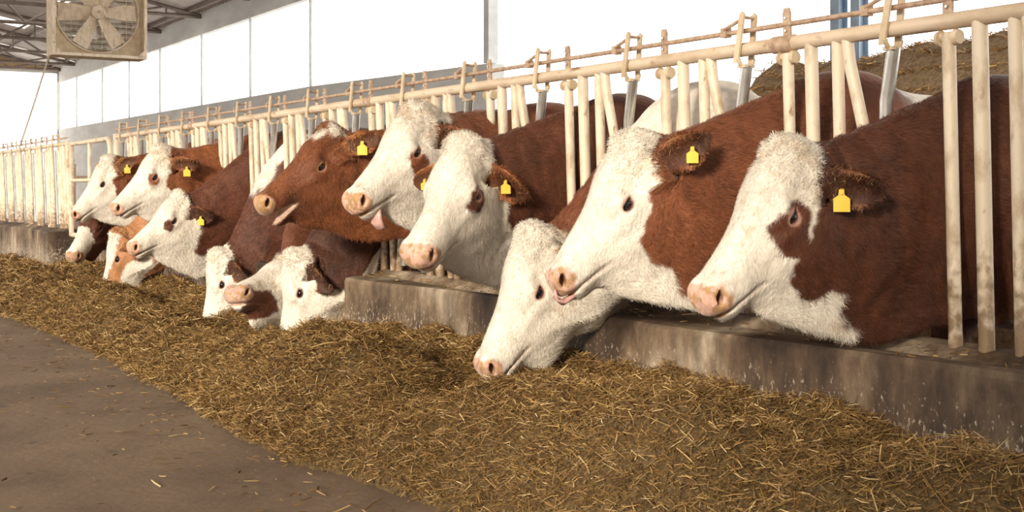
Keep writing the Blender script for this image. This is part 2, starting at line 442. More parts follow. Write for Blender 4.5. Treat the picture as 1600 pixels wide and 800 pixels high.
# ------------------------------------------------------------------ feed fence
DY = .679; Y0 = 2.655; RAILZ = 1.507; RODZ = RAILZ + .068
TX, BX = -.018, .016            # the fence leans a little towards the alley
def fx(z): return BX + (TX - BX) * (z - .5) / 1.0
P3 = lambda y, z, dx=0.0: (fx(z)+dx, y, z)
def fence(name, label, ys_strap, y_end_near, y_end_far, closed, detail=True):
    root = empty(name, (0, (y_end_near+y_end_far)/2, .5)); tag(root, label, 'fence')
    b = MB().tube([P3(y_end_near, RAILZ), P3(y_end_far, RAILZ)], .026, 16); b.build('top_rail', M['rail'], root, smooth=True)
    # joints of the rail
    for yj in [y for i, y in enumerate(ys_strap) if i % 5 == 3]:
        MB().tube([P3(yj-.05-.2, RAILZ), P3(yj+.05-.2, RAILZ)], .031, 16).build('coupling', M['rust'], root, smooth=True)
    b = MB().tube([P3(y_end_near, RODZ), P3(y_end_far, RODZ)], .0095, 8); b.build('control_rod', M['rust'], root, smooth=True)
    for y in ys_strap:
        # three fixed posts
        p = y - .216
        MB().tube([P3(p, .50), P3(p, .56), P3(p, RAILZ-.035)], [.024,.021,.021], 12).build('post', M['paint'], root, smooth=True)
        MB().tube([P3(y-.327, .49), P3(y-.327, RAILZ-.01)], .024, 12).build('post', M['paint'], root, smooth=True)
        MB().tube([P3(y-.447, .49), P3(y-.447, RAILZ-.01)], .021, 12).build('post', M['paint'], root, smooth=True)
        # flange of the first post under the rail
        fl = MB(); zf = RAILZ-.046
        fl.tube([P3(p-.036, zf), P3(p+.036, zf)], .015, 10)
        for s in (-1, 1): fl.tube([P3(p+s*.026, zf-.004), P3(p+s*.040, zf-.004)], [.026, .022], 12)
        fl.build('flange', M['dust'], root, smooth=True)
        # flat tab with two bolt holes above the rail
        w2 = .017; poly = [P3(p-w2, RAILZ+.01), P3(p+w2, RAILZ+.01), P3(p+w2, RAILZ+.105), P3(p+w2*.7, RAILZ+.125), P3(p-w2*.7, RAILZ+.125), P3(p-w2, RAILZ+.105)]
        t = MB().prism(poly, (1,0,0), .010); tb = t.build('tab', M['rust'], root)
        for dz in (.045, .09): MB().tube([P3(p, RAILZ+dz, -.012), P3(p, RAILZ+dz, .012)], .005, 8).build('bolt', M['galv'], tb, smooth=True)
        # bent neck bar beside the third post
        yb = y - .49
        if closed: pts = [(yb, RAILZ-.01), (yb-.01, 1.2), (yb-.03, .95), (yb-.02, .75), (yb-.01, .50)]
        else: pts = [(yb, RAILZ-.01), (yb-.008, 1.42), (yb-.075, 1.14), (yb-.09, 1.02), (yb-.085, .80), (yb-.02, .50)]
        MB().tube([P3(q, z) for q, z in pts], .021, 12).build('neck_bar', M['paint'], root, smooth=True)
        # lock bar hanging in the clasp
        if closed: pts = [(y-.01, RAILZ-.055), (y-.012, 1.2), (y-.02, .9), (y-.03, .56)]
        else: pts = [(y-.006, RAILZ-.058), (y+.004, 1.40), (y+.030, 1.28), (y+.034, 1.20), (y+.05, 1.0), (y+.085, .75), (y+.10, .56)]
        lb = MB().tube([P3(q, z) for q, z in pts], .022, 12).build('lock_bar', M['galv'], root, smooth=True)
        # clasp, straps and latch
        c = MB()
        arc = [P3(y, RAILZ-.045+.0, .036*math.cos(a_)) for a_ in ()]
        for s in np.linspace(0, PI, 9):
            arc.append((fx(RAILZ)+.037*math.cos(s), y-.004, RAILZ-.035-.030*math.sin(s)))
        c.tube(arc, .008, 8); c.box((fx(RAILZ), y-.004, RAILZ-.062), (.05, .04, .012))
        c.build('clasp', M['dust'], lb, smooth=True)
        for s in (-1, 1):
            dy0, dy1 = (.012, -.022) if s < 0 else (.006, -.012)
            x_ = fx(RAILZ) + s*.034; hw = .0125
            ztop = RAILZ+.135; zbot = RAILZ-.05
            poly = [(x_, y+dy0-hw, zbot), (x_, y+dy0+hw, zbot), (x_, y+dy1+hw, ztop-.01), (x_, y+dy1, ztop), (x_, y+dy1-hw, ztop-.01)]
            MB().prism(poly, (1,0,0), .009).build('strap', M['dust'], root)
        k = MB(); x_ = fx(RAILZ)
        k.tube([(x_-.036, y-.018, RAILZ+.115), (x_+.036, y-.012, RAILZ+.115)], .006, 8)
        k.tube([(x_-.02, y-.018, RAILZ+.115), (x_-.012, y+.10, RAILZ+.082)], .007, 8)
        k.box((x_, y+.105, RAILZ+.072), (.03, .03, .035))
        k.build('latch', M['rust'], root, smooth=True)
    # end posts
    for ye in (y_end_near, y_end_far):
        MB().tube([P3(ye, .50), P3(ye, RAILZ+.03)], .03, 12).build('end_post', M['paint'], root, smooth=True)
    return root
fence('feed_fence', 'long cream tubular feed fence with locking headgates on the curb', [Y0 + DY*k for k in range(-2, 15)], .90, 12.42, False)
fence('feed_fence', 'short far stretch of cream feed fence with closed bars beyond the gate', [15.3 + DY*k for k in range(0, 13)], 14.62, 24.0, True)

# gate between the two stretches
gt = empty('tubular_gate', (0, 13.6, 0)); tag(gt, 'cream tubular gate with rounded top corner between the fence stretches', 'gate')
ya, yb, z0, z1 = 12.72, 14.5, .46, 1.50
r = .12
fr = [(0, yb, z0), (0, yb, z1), (0, ya+r, z1)] + [(0, ya+r-r*math.sin(q), z1-r+r*math.cos(q)) for q in np.linspace(.2, PI/2, 6)] + [(0, ya, z0+r)] + [(0, ya+r-r*math.cos(q), z0+r-r*math.sin(q)) for q in np.linspace(.2, PI/2, 6)] + [(0, yb, z0)]
MB().tube(fr, .028, 12).build('frame', M['rail'], gt, smooth=True)
MB().tube([(0, 13.62, z0), (0, 13.62, z1)], .022, 12).build('upright', M['paint'], gt, smooth=True)
for z in (.78, 1.08): MB().tube([(0, ya, z), (0, yb, z)], .022, 12).build('crossbar', M['rail'], gt, smooth=True)
hb = MB()
for z in (1.28, .62): MB().box((0, yb+.045, z), (.07, .09, .09)).build('hinge', M['rust'], gt, bevel=.004)
MB().tube([(0,12.42,.95),(.0,12.55,.93),(0,12.72,.95)], .01, 8).build('chain', M['rust'], gt, smooth=True)

# looped stall dividers seen through the gate
for i, (yy, lab) in enumerate(((17.5, 'looped steel cubicle divider seen through the gate, nearer one'), (19.0, 'looped steel cubicle divider seen through the gate, farther one'))):
    dv = empty('stall_divider', (1.3, yy, 0)); tag(dv, lab, 'divider', 'cubicle dividers behind the gate')
    MB().tube([(1.0,yy,0),(1.0,yy,1.35)], .03, 10).build('post', M['rust'], dv, smooth=True)
    lp = [(1.0,yy,1.15),(1.5,yy,1.15)] + [(1.5+.28*math.sin(q), yy, .87+.28*math.cos(q)) for q in np.linspace(.3, PI-.3, 8)] + [(1.5,yy,.59),(1.0,yy,.59)]
    MB().tube(lp, .028, 10).build('loop', M['rust'], dv, smooth=True)

# ------------------------------------------------------------------ barn fan
FC = at_y(157, 17.5, 18.4); FY = FC[1]; FX, FZ = FC[0], FC[2]; HS = .665
fan = empty('barn_fan', (FX, FY, FZ)); tag(fan, 'big square dusty barn fan with six blades hung under the roof', 'fan')
b = MB(); D = .42
for s in (-1, 1):
    b.box((FX+s*HS, FY+D/2, FZ), (.02, D, 2*HS+.02)); b.box((FX, FY+D/2, FZ+s*HS), (2*HS-.02, D, .02))
b.build('housing', M['dust'], fan)
fr = MB()
for s in (-1, 1):
    fr.box((FX+s*(HS-.01), FY-.01, FZ), (.045, .03, 2*HS+.03)); fr.box((FX, FY-.01, FZ+s*(HS-.01)), (2*HS-.065, .03, .045))
fr.build('front_frame', M['paint'], fan, bevel=.005)
for sx in (-1, 1):
    for sz in (-1, 1):
        c_ = HS - .03
        MB().prism([(FX+sx*c_, FY-.028, FZ+sz*c_), (FX+sx*(c_-.09), FY-.028, FZ+sz*c_), (FX+sx*c_, FY-.028, FZ+sz*(c_-.09))], (0,1,0), .012).build('corner_bracket', M['paint'], fan)
# bulkhead with round opening behind the mesh
n = 48; V = []; F = []
for i in range(n):
    q = 2*PI*i/n; cx, cz = math.cos(q), math.sin(q); e = HS / max(abs(cx), abs(cz))
    V += [(FX+.60*cx, FY+.16, FZ+.60*cz), (FX+e*cx, FY+.16, FZ+e*cz), (FX+.60*cx, FY+.30, FZ+.60*cz)]
for i in range(n):
    j = (i+1) % n; F += [(3*i, 3*j, 3*j+1, 3*i+1), (3*i, 3*i+2, 3*j+2, 3*j)]
MB().add(V, F).build('bulkhead', M['dust'], fan)
MB().tube([(FX+.60*math.cos(q), FY+.15, FZ+.60*math.sin(q)) for q in np.linspace(0, 2*PI, 49)], .013, 8, cap=False).build('shroud_ring', M['paint'], fan, smooth=True)
for k in range(6):
    q = k*PI/3 + .05
    bm_ = MB(); rad = Vector((math.cos(q), 0, math.sin(q))); tan = Vector((-math.sin(q), 0, math.cos(q)))
    V = []; rows = 7
    for i in range(rows):
        t = i/(rows-1); rr = .10 + .46*t; wd = .085 + .045*math.sin(min(1, t*1.1)*PI*.6); tw = .55 - .3*t
        for s in (-1, 1):
            for side in (-.004, .004):
                V.append(Vector((FX, FY+.17, FZ)) + rad*rr + tan*(s*wd*math.cos(tw)) + Vector((0, 1, 0))*(s*wd*math.sin(tw)+side))
    F = []
    for i in range(rows-1):
        a_ = 4*i; c_ = 4*(i+1)
        F += [(a_, a_+2, c_+2, c_), (a_+1, c_+1, c_+3, a_+3), (a_, c_, c_+1, a_+1), (a_+2, a_+3, c_+3, c_+2)]
    F += [(0,1,3,2), (4*rows-4, 4*rows-2, 4*rows-1, 4*rows-3)]
    bm_.add(V, F).build('blade', M['paint'], fan)
hb = MB().tube([(FX,FY+.08,FZ),(FX,FY+.10,FZ),(FX,FY+.25,FZ)], [.07,.10,.10], 18); hb.build('hub', M['paint'], fan, smooth=True)
MB().tube([(FX,FY+.06,FZ),(FX,FY+.085,FZ)], .025, 12).build('hub_bolt', M['rust'], fan, smooth=True)
g = MB()
for z in np.arange(-HS+.05, HS-.03, .028): g.box((FX, FY-.005, FZ+z), (2*HS-.06, .003, .0032))
for x in np.arange(-HS+.07, HS-.05, .088): g.box((FX+x, FY-.008, FZ), (.0042, .003, 2*HS-.06))
g.build('mesh_guard', M['dust'], fan)
sv = MB()
for i in range(14):
    z = FZ - .55 + i*.083
    sv.box((FX, FY+D-.02, z), (1.16, .006, .07), Matrix.Rotation(.7, 3, 'X'))
sv.build('louvre', M['galv'], fan)
mt = MB().tube([(FX-.02,FY+.27,FZ-.30),(FX-.02,FY+.38,FZ-.30)], .09, 16); mt.build('motor', M['galv'], fan, smooth=True)
for s in (-1, 1): MB().tube([(FX+s*.6, FY+.2, FZ+HS), (FX+s*.6, FY+.2, roofz(FX+s*.6)-.05)], .008, 6).build('hanger', M['rust'], fan)
rp = MB(); pa = (FX-HS-.02, FY+.2, FZ-HS-.02); pb = (fx(RAILZ), 17.6, RAILZ+.03)
rp.tube([pa, tuple((np.array(pa)+pb)/2 + np.array([0,0,-.02])), tuple(pb)], .012, 6)
tag(rp.build('rope', M['rope'], None), 'thin pale rope hanging down from the lower left corner of the fan', 'rope')
# ------------------------------------------------------------------ the cow body: a field, meshed once, then posed
PHI = math.radians(50)
PC = np.array([.95, 0, 1.38])                                  # poll, rest pose (x forward, y left, z up)
UD = np.array([math.cos(PHI), 0, -math.sin(PHI)]); VD = np.array([-math.sin(PHI), 0, -math.cos(PHI)])
NA = np.array([.10, 0, 1.16]); NB = np.array([.85, 0, 1.16])   # neck axis, rest pose
EYE = (.195, .112, .112)
def spl(xs, ys):
    """smooth 1-D profile"""
    xs = np.array(xs, float); ys = np.array(ys, float)
    m = np.gradient(ys, xs)
    def f(x):
        x = np.clip(x, xs[0], xs[-1]); i = np.clip(np.searchsorted(xs, x) - 1, 0, len(xs)-2)
        h = xs[i+1]-xs[i]; t = (x-xs[i])/h
        return ((2*t**3-3*t**2+1)*ys[i] + (t**3-2*t**2+t)*h*m[i] + (-2*t**3+3*t**2)*ys[i+1] + (t**3-t**2)*h*m[i+1]).astype(np.float32)
    return f
def smin(a, b, k):
    h = np.clip(.5 + .5*(b-a)/k, 0, 1); return b*(1-h) + a*h - k*h*(1-h)
def smax(a, b, k): return -smin(-a, -b, k)
def ell(p, c, r):
    q = np.sqrt(sum(((p[i]-c[i])/r[i])**2 for i in range(3))); return (q-1)*min(r)*1.0
def capsule(X, Y, Z, a, b, ra, rb):
    a = np.array(a); b = np.array(b); d = b-a; L = d @ d
    t = np.clip(((X-a[0])*d[0] + (Y-a[1])*d[1] + (Z-a[2])*d[2])/L, 0, 1)
    return np.sqrt((X-a[0]-t*d[0])**2 + (Y-a[1]-t*d[1])**2 + (Z-a[2]-t*d[2])**2) - (ra + (rb-ra)*t)

uu = [-.05, 0, .05, .11, .17, .22, .28, .34, .40, .45, .50, .54, .57]
v0p = spl(uu, [.03, .002, -.014, -.020, -.012, .000, .008, .010, .012, .012, .018, .030, .05])
v1p = spl(uu, [.24, .29, .325, .340, .338, .328, .304, .268, .226, .186, .158, .142, .115])
wdp = spl(uu, [.060, .085, .096, .104, .112, .104, .078, .060, .054, .058, .064, .058, .05])
wmp = spl(uu, [.075, .095, .102, .110, .116, .113, .098, .084, .076, .074, .078, .070, .05])
wvp = spl(uu, [.06, .07, .072, .074, .072, .068, .060, .054, .050, .050, .054, .05, .04])
bx = [-1.55, -1.45, -1.3, -1.0, -.65, -.3, 0, .14, .28]
btop = spl(bx, [1.22, 1.30, 1.355, 1.375, 1.355, 1.35, 1.385, 1.37, 1.30])
bbot = spl(bx, [1.00, .86, .76, .66, .57, .56, .60, .66, .74])
bhw = spl(bx, [.10, .20, .265, .30, .345, .33, .27, .235, .18])
nx = [-.05, .10, .30, .50, .65, .80, .90, 1.0, 1.08, 1.13]
ntop = spl(nx, [1.385, 1.385, 1.38, 1.37, 1.365, 1.365, 1.345, 1.22, 1.10, 1.05])
nbot = spl(nx, [.66, .66, .70, .75, .785, .80, .815, .838, .866, .89])
nhw = spl(nx, [.21, .19, .145, .118, .112, .106, .092, .072, .052, .04])

def cow_field(X, Y, Z, mouth=0.0):
    """X,Z are 2-D (nx,1,nz); Y is (1,ny,1) and >= 0"""
    x2 = X; z2 = Z
    # body
    def loft(top, bot, hw, x, xa0, xa1, xb0, xb1, n=2.3, pw=0.0, pv=0.0):
        c = (top+bot)/2; h = (top-bot)/2
        s = (z2-c)/h
        wloc = hw*(1 - pw*np.clip(s, 0, 1)**2 - pv*np.clip(-s, 0, 1)**1.5)
        e = np.clip((xa1-x)/(xa1-xa0), 0, None) + np.clip((x-xb0)/(xb1-xb0), 0, None)
        q = (np.abs(s)**n + (Y/wloc)**n + e**n)**(1/n)
        return (q-1)*np.minimum(h, hw)*.9
    f = loft(btop(x2), bbot(x2), bhw(x2), x2, -1.55, -1.25, .05, .32, 2.4, .25)
    # shoulder blade and haunch
    f = smin(f, ell((x2, Y, z2), (.02, .17, .98), (.17, .10, .30)), .10)
    f = smin(f, ell((x2, Y, z2), (-1.22, .18, .98), (.22, .12, .32)), .12)
    # legs
    for a, b, ra, rb in (((.06,.18,.85),(.08,.17,.52),.10,.065), ((.08,.17,.52),(.08,.16,.40),.06,.05), ((.08,.16,.40),(.07,.16,.15),.042,.036), ((.07,.16,.15),(.10,.16,.06),.045,.05), ((.10,.16,.06),(.11,.16,.035),.052,.058),
                         ((-1.22,.20,.86),(-1.08,.20,.70),.15,.10), ((-1.10,.20,.72),(-1.36,.18,.50),.095,.05), ((-1.36,.18,.50),(-1.30,.17,.16),.046,.038), ((-1.30,.17,.16),(-1.27,.17,.06),.046,.05), ((-1.27,.17,.06),(-1.26,.17,.035),.052,.058)):
        f = smin(f, capsule(x2, Y, z2, a, b, ra, rb), .04)
    f = smin(f, ell((x2, Y, z2), (-.98, 0, .60), (.20, .15, .13)), .06)          # udder
    f = smin(f, capsule(x2, Y, z2, (-1.52, 0, 1.22), (-1.60, 0, .55), .035, .03), .03)  # tail
    # neck with dewlap
    g = loft(ntop(x2), nbot(x2), nhw(x2), x2, -.1, .0, 1.02, 1.14, 2.1, -.05, .35)
    f = smin(f, g, .09)
    f = smin(f, ell((x2, Y, z2), (.34, 0, .76), (.26, .028, .10)), .06)
    # head
    dx = x2-PC[0]; dz = z2-PC[2]
    u = dx*UD[0] + dz*UD[2]; v = dx*VD[0] + dz*VD[2]
    def headf(u, v):
        v0 = v0p(u); v1 = v1p(u); c = (v0+v1)/2; h = (v1-v0)/2; s = np.clip((v-c)/h, -1.6, 1.6)
        a, m, b = wdp(u), wmp(u), wvp(u); sc = np.clip(s, -1, 1)
        hw = m + (b-a)/2*sc + ((a+b)/2-m)*sc*sc
        e = np.clip((u-.47)/.10, 0, None) + np.clip((.02-u)/.09, 0, None)
        n = 2.7
        q = (np.abs(s)**n + (Y/hw)**n + e**n)**(1/n)
        return (q-1)*np.minimum(h, hw)*.85
    if mouth > 0:
        vm = np.interp(u, [.30, .42, .57], [.20, .158, .110]).astype(np.float32)
        gp = np.clip((u-.36)*mouth, 0, None)
        sh = np.clip(v-vm, 0, gp)
        hd = headf(u, v-sh)
        hd = np.maximum(hd, np.where(gp > .002, np.minimum(v-vm, vm+gp-v), -1))
    else:
        hd = headf(u, v)
    P = (u, v, Y)
    hd = smin(hd, ell(P, (-.008, .062, 0), (.050, .080, .088)), .04)               # poll
    hd = smin(hd, ell(P, (.190, .086, .098), (.055, .036, .036)), .03)           # brow
    hd = smin(hd, ell(P, (.215, .138, .100), (.05, .026, .026)), .03)            # cheek bone
    hd = smin(hd, ell(P, (.195, .232, .064), (.11, .095, .050)), .04)             # jaw muscle
    hd = smin(hd, ell(P, (.515, .052, .046), (.042, .040, .036)), .025)          # nostril wing
    hd = smin(hd, ell(P, (.535, .080, 0), (.030, .045, .055)), .03)              # nose front
    hd = smin(hd, ell(P, (.495, .140, 0), (.062, .032, .046)) if mouth == 0 else ell(P, (.482, .190, 0), (.070, .026, .044)), .02)  # chin
    hd = smin(hd, ell(P, (.44, .095, .050), (.07, .045, .026)), .03 if mouth == 0 else .012)             # upper lip pad
    hd = smax(hd, -ell(P, (.115, .098, .125), (.05, .035, .022)), .03)           # hollow behind the eye
    # grooves: mouth line, jaw line, nasal groove
    if mouth == 0:
        vm = np.interp(u, [.36, .42, .50, .57], [.186, .158, .128, .110]).astype(np.float32)
        hd = hd + .010*np.exp(-((v-vm)/.0055)**2)*sstep(.37, .41, u)
    hd = hd + .006*np.exp(-((v-.27+.35*(u-.3))/.03)**2)*np.exp(-((u-.31)/.05)**2)
    hd = hd - .004*np.exp(-((v-.12)/.02)**2)*np.exp(-((u-.32)/.06)**2)
    # nostril: comma shaped hole
    du = u-.527; dv = v-.058; dw = Y-.062; ca, sa = math.cos(.7), math.sin(.7)
    hd = smax(hd, -ell((du*ca+dv*sa, -du*sa+dv*ca, dw), (0, 0, 0), (.024, .0115, .030)), .008)
    f = smin(f, hd, .045)
    # eye socket
    f = smax(f, -ell(P, EYE, (.0245, .0185, .03)), .010)
    f = smin(f, np.maximum(ell(P, (EYE[0]-.002, EYE[1]-.008, EYE[2]-.001), (.031, .019, .022)), (v-(EYE[1]-.013))), .008)   # upper lid
    # ear
    eb = PC + .040*UD + .120*VD; ea = np.array([-.30, .92, -.12]); ea /= np.linalg.norm(ea)
    en = np.array([.80, .25, -.35]); en -= ea*(en@ea); en /= np.linalg.norm(en); ew = np.cross(ea, en)
    ex = x2-eb[0]; ey = Y-.075; ez = z2-eb[2]
    a = ex*ea[0]+ey*ea[1]+ez*ea[2]; b = ex*ew[0]+ey*ew[1]+ez*ew[2]; c = ex*en[0]+ey*en[1]+ez*en[2]
    wd = np.interp(a, [0, .03, .08, .14, .19, .225, .24], [.030, .036, .056, .064, .052, .026, .004]).astype(np.float32)
    th = np.interp(a, [0, .05, .12, .24], [.032, .020, .011, .008]).astype(np.float32)
    cc = c - np.clip(a-.02, 0, None)*4.2*b*b/.06 + .03*np.clip(a, 0, None)
    e_ = (np.sqrt((b/wd)**2 + (cc/th)**2) - 1)*th*.9
    e_ = np.maximum(e_, np.maximum(a-.236, -a-.01))
    f = smin(f, e_, .014)
    return f

def surface_net(f, xs, ys, zs):
    s = f < 0
    nx, ny, nz = f.shape
    cnt = np.zeros((nx-1, ny-1, nz-1), np.int8)
    for i in (0, 1):
        for j in (0, 1):
            for k in (0, 1): cnt += s[i:nx-1+i, j:ny-1+j, k:nz-1+k]
    act = np.argwhere((cnt > 0) & (cnt < 8))
    idx = -np.ones((nx-1, ny-1, nz-1), np.int32); idx[tuple(act.T)] = np.arange(len(act))
    acc = np.zeros((len(act), 3)); num = np.zeros(len(act))
    C = np.array([(i, j, k) for i in (0,1) for j in (0,1) for k in (0,1)])
    ax = (xs, ys, zs)
    for p in range(8):
        for q in range(p+1, 8):
            if np.abs(C[p]-C[q]).sum() != 1: continue
            A = act + C[p]; B = act + C[q]
            fa = f[tuple(A.T)]; fb = f[tuple(B.T)]; m = (fa < 0) != (fb < 0)
            t = np.where(m, fa/np.where(m, fa-fb, 1), 0)[:, None]
            PA = np.stack([ax[d][A[:, d]] for d in range(3)], 1); PB = np.stack([ax[d][B[:, d]] for d in range(3)], 1)
            acc += np.where(m[:, None], PA + (PB-PA)*t, 0); num += m
    V = acc/num[:, None]
    Q = []
    for d in range(3):
        o = [0, 0, 0]; o[d] = 1
        a = s[:nx-o[0], :ny-o[1], :nz-o[2]]; b = s[o[0]:, o[1]:, o[2]:]
        e = np.argwhere(a != b)
        d1, d2 = [(1, 2), (2, 0), (0, 1)][d]
        ok = (e[:, d1] > 0) & (e[:, d2] > 0)
        ok &= (e[:, d1] < f.shape[d1]-1) & (e[:, d2] < f.shape[d2]-1)
        e = e[ok]; u1 = np.zeros(3, int); u1[d1] = 1; u2 = np.zeros(3, int); u2[d2] = 1
        q = np.stack([idx[tuple((e-u1-u2).T)], idx[tuple((e-u2).T)], idx[tuple(e.T)], idx[tuple((e-u1).T)]], 1)
        ins = a[tuple(e.T)]
        Q.append(np.where(ins[:, None], q, q[:, ::-1]))
    return V, np.concatenate(Q)

def build_cow_mesh(mouth=0.0):
    xs = np.concatenate([np.arange(-1.72, .30, .033), np.arange(.30, .72, .015), np.arange(.72, 1.42, .0066)])
    yp = np.concatenate([np.arange(0, .31, .0066), np.arange(.31, .46, .012)])
    zs = np.concatenate([np.arange(-.05, .60, .03), np.arange(.60, .86, .013), np.arange(.86, 1.50, .0066)])
    f = cow_field(xs.astype(np.float32)[:, None, None], yp.astype(np.float32)[None, :, None], zs.astype(np.float32)[None, None, :], mouth)
    f = np.concatenate([f[:, :0:-1, :], f], 1); ys = np.concatenate([-yp[:0:-1], yp])
    V, Q = surface_net(f, xs, ys, zs)
    # light smoothing
    E = np.concatenate([Q[:, [0,1]], Q[:, [1,2]], Q[:, [2,3]], Q[:, [3,0]]]); E = np.concatenate([E, E[:, ::-1]])
    deg = np.bincount(E[:, 0], minlength=len(V))
    for it in range(3):
        S = np.stack([np.bincount(E[:, 0], V[E[:, 1], d], minlength=len(V)) for d in range(3)], 1)/deg[:, None]
        V = V + (S-V)*(.55 if it < 2 else -.25)
    return V, Q

def rot(axis, ang):
    return np.array(Matrix.Rotation(ang, 3, Vector(axis)))
def nrm(v): return v/np.linalg.norm(v, axis=-1, keepdims=True)

EARB = PC + .040*UD + .120*VD
EARA = nrm(np.array([-.30, .92, -.12]))

class Pose:
    """rest pose -> world.  poll/muzzle: world points; body: withers x, y, yaw, lift, size"""
    def __init__(s, poll, hyaw, hpitch, roll, hs, bx_, by_, yaw=0, lift=.03, size=1.0, ears=((0,0),(0,0)), kv=1.0):
        s.kv = kv; s.hs = hs; s.size = size
        fw = np.array([-math.cos(yaw), math.sin(yaw), 0]); lf = np.cross([0,0,1.], fw)
        s.RB = np.stack([fw, lf, [0,0,1.]], 1); s.TB = np.array([bx_, by_, lift])
        poll = np.array(poll, float); fh = np.array([-math.cos(hyaw), -math.sin(hyaw), 0]); u = fh*math.cos(hpitch) - np.array([0,0,1.])*math.sin(hpitch)
        w0 = np.cross([0,0,1.], fh); v0 = np.cross(w0, u); wv = w0*math.cos(roll) + v0*math.sin(roll); vv = np.cross(wv, u)
        s.RH = np.stack([u, wv, vv], 1) @ np.stack([UD, [0,1,0], VD], 1).T      # maps rest axes to world axes
        s.poll = poll; s.ears = ears; s.u = u; s.w = wv; s.v = vv
        A = s.body(NA[None])[0]; B = s.head(NB[None])[0]
        L = np.linalg.norm(B-A); ch = (B-A)/L
        s.A, s.B = A, B; s.L = L
        s.tA = nrm(.75*fw + .25*ch)*L*1.0; s.tB = nrm(.6*ch + .4*(s.RH@np.array([1.,0,0])))*L*1.0
    def body(s, p): return (p*s.size)@s.RB.T + s.TB
    def head(s, p): return ((p-PC)*s.hs)@s.RH.T + s.poll
    def apply(s, p):
        p = np.array(p, float)
        for sd, er in zip((1, -1), s.ears):
            droop, sweep = er[:2]; twist = er[2] if len(er) > 2 else 0
            if droop or sweep or twist:
                bs = EARB + np.array([0, .075*sd, 0]); ax = EARA*np.array([1, sd, 1])
                a = (p-bs)@ax; dist = np.linalg.norm(p-bs-np.outer(a, ax), axis=1)
                m = (p[:, 1]*sd > .10) & (a > -.01) & (dist < .085) & (p[:, 0] > .68) & (p[:, 2] > 1.12)
                R = rot((0,0,1), sweep*sd) @ rot((1,0,0), -droop*sd) @ rot(ax, twist*sd)
                wgt = (sstep(.0, .05, a)*m)[:, None]
                p = p + wgt*(((p-bs)@R.T + bs) - p)
        if s.kv != 1:
            dd = NA[2]-p[:, 2]; k_ = sstep(.05,.30,p[:, 0])*(1-sstep(.86,1.06,p[:, 0]))
            p[:, 2] = np.where(dd > .16, NA[2] - (.16 + (dd-.16)*(1-k_*(1-s.kv))), p[:, 2])
        x, y, z = p.T
        wh = sstep(.70, .88, x + .3*(1.2-z)); wh = np.maximum(wh, sstep(.10, .14, np.abs(y))*sstep(.62, .74, x)*sstep(1.05,1.12,z))
        t = (x-NA[0])/(NB[0]-NA[0]); tc = np.clip(t, 0, 1)[:, None]
        h = lambda a,b,c,d: a*s.A + b*s.tA + c*s.B + d*s.tB
        C = h(2*tc**3-3*tc**2+1, tc**3-2*tc**2+tc, -2*tc**3+3*tc**2, tc**3-tc**2)
        T = nrm(h(6*tc**2-6*tc, 3*tc**2-4*tc+1, -6*tc**2+6*tc, 3*tc**2-2*tc))
        lat = (1-sstep(0,1,tc))*(s.RB@np.array([0,1.,0])) + sstep(0,1,tc)*(s.RH@np.array([0,1.,0]))
        lat = nrm(lat - T*np.sum(T*lat, 1, keepdims=True)); up = np.cross(T, lat)
        ov = np.where(t > 1, (t-1)*(NB[0]-NA[0]), 0)[:, None]
        sc = s.size + (s.hs-s.size)*tc
        Np = C + T*ov + (lat*y[:, None] + up*(z-NA[2])[:, None])*sc
        wb = sstep(-.06, .12, t)[:, None]
        Np = s.body(p)*(1-wb) + Np*wb
        wh = wh[:, None]
        return Np*(1-wh) + s.head(p)*wh
    def uvw(s, u, v, w):      # head coordinates -> world (no ear pose)
        return s.head((PC + np.outer(np.atleast_1d(u), UD) + np.outer(np.atleast_1d(v), VD) + np.outer(np.atleast_1d(w), [0,1,0])))

_base = {}
def cow_base(mouth=0.0):
    if mouth not in _base: _base[mouth] = build_cow_mesh(mouth)
    return _base[mouth]

WHITE = np.array([.80, .735, .645]); PINK = np.array([.66, .40, .31]); DARKSK = np.array([.10, .05, .035])
def poly_sd(u, v, P):
    """signed distance to a polygon in head coordinates, negative inside"""
    d = np.full(len(u), 1e9); ins = np.zeros(len(u), bool); n = len(P)
    for i in range(n):
        (ax, ay), (bx_, by_) = P[i], P[(i+1) % n]; ex, ey = bx_-ax, by_-ay
        t = np.clip(((u-ax)*ex + (v-ay)*ey)/(ex*ex+ey*ey), 0, 1)
        d = np.minimum(d, np.hypot(u-ax-t*ex, v-ay-t*ey))
        c = ((ay > v) != (by_ > v)); xx = ax + (v-ay)*ex/(ey if abs(ey) > 1e-9 else 1e-9)
        ins ^= c & (u < xx)
    return np.where(ins, -d, d)

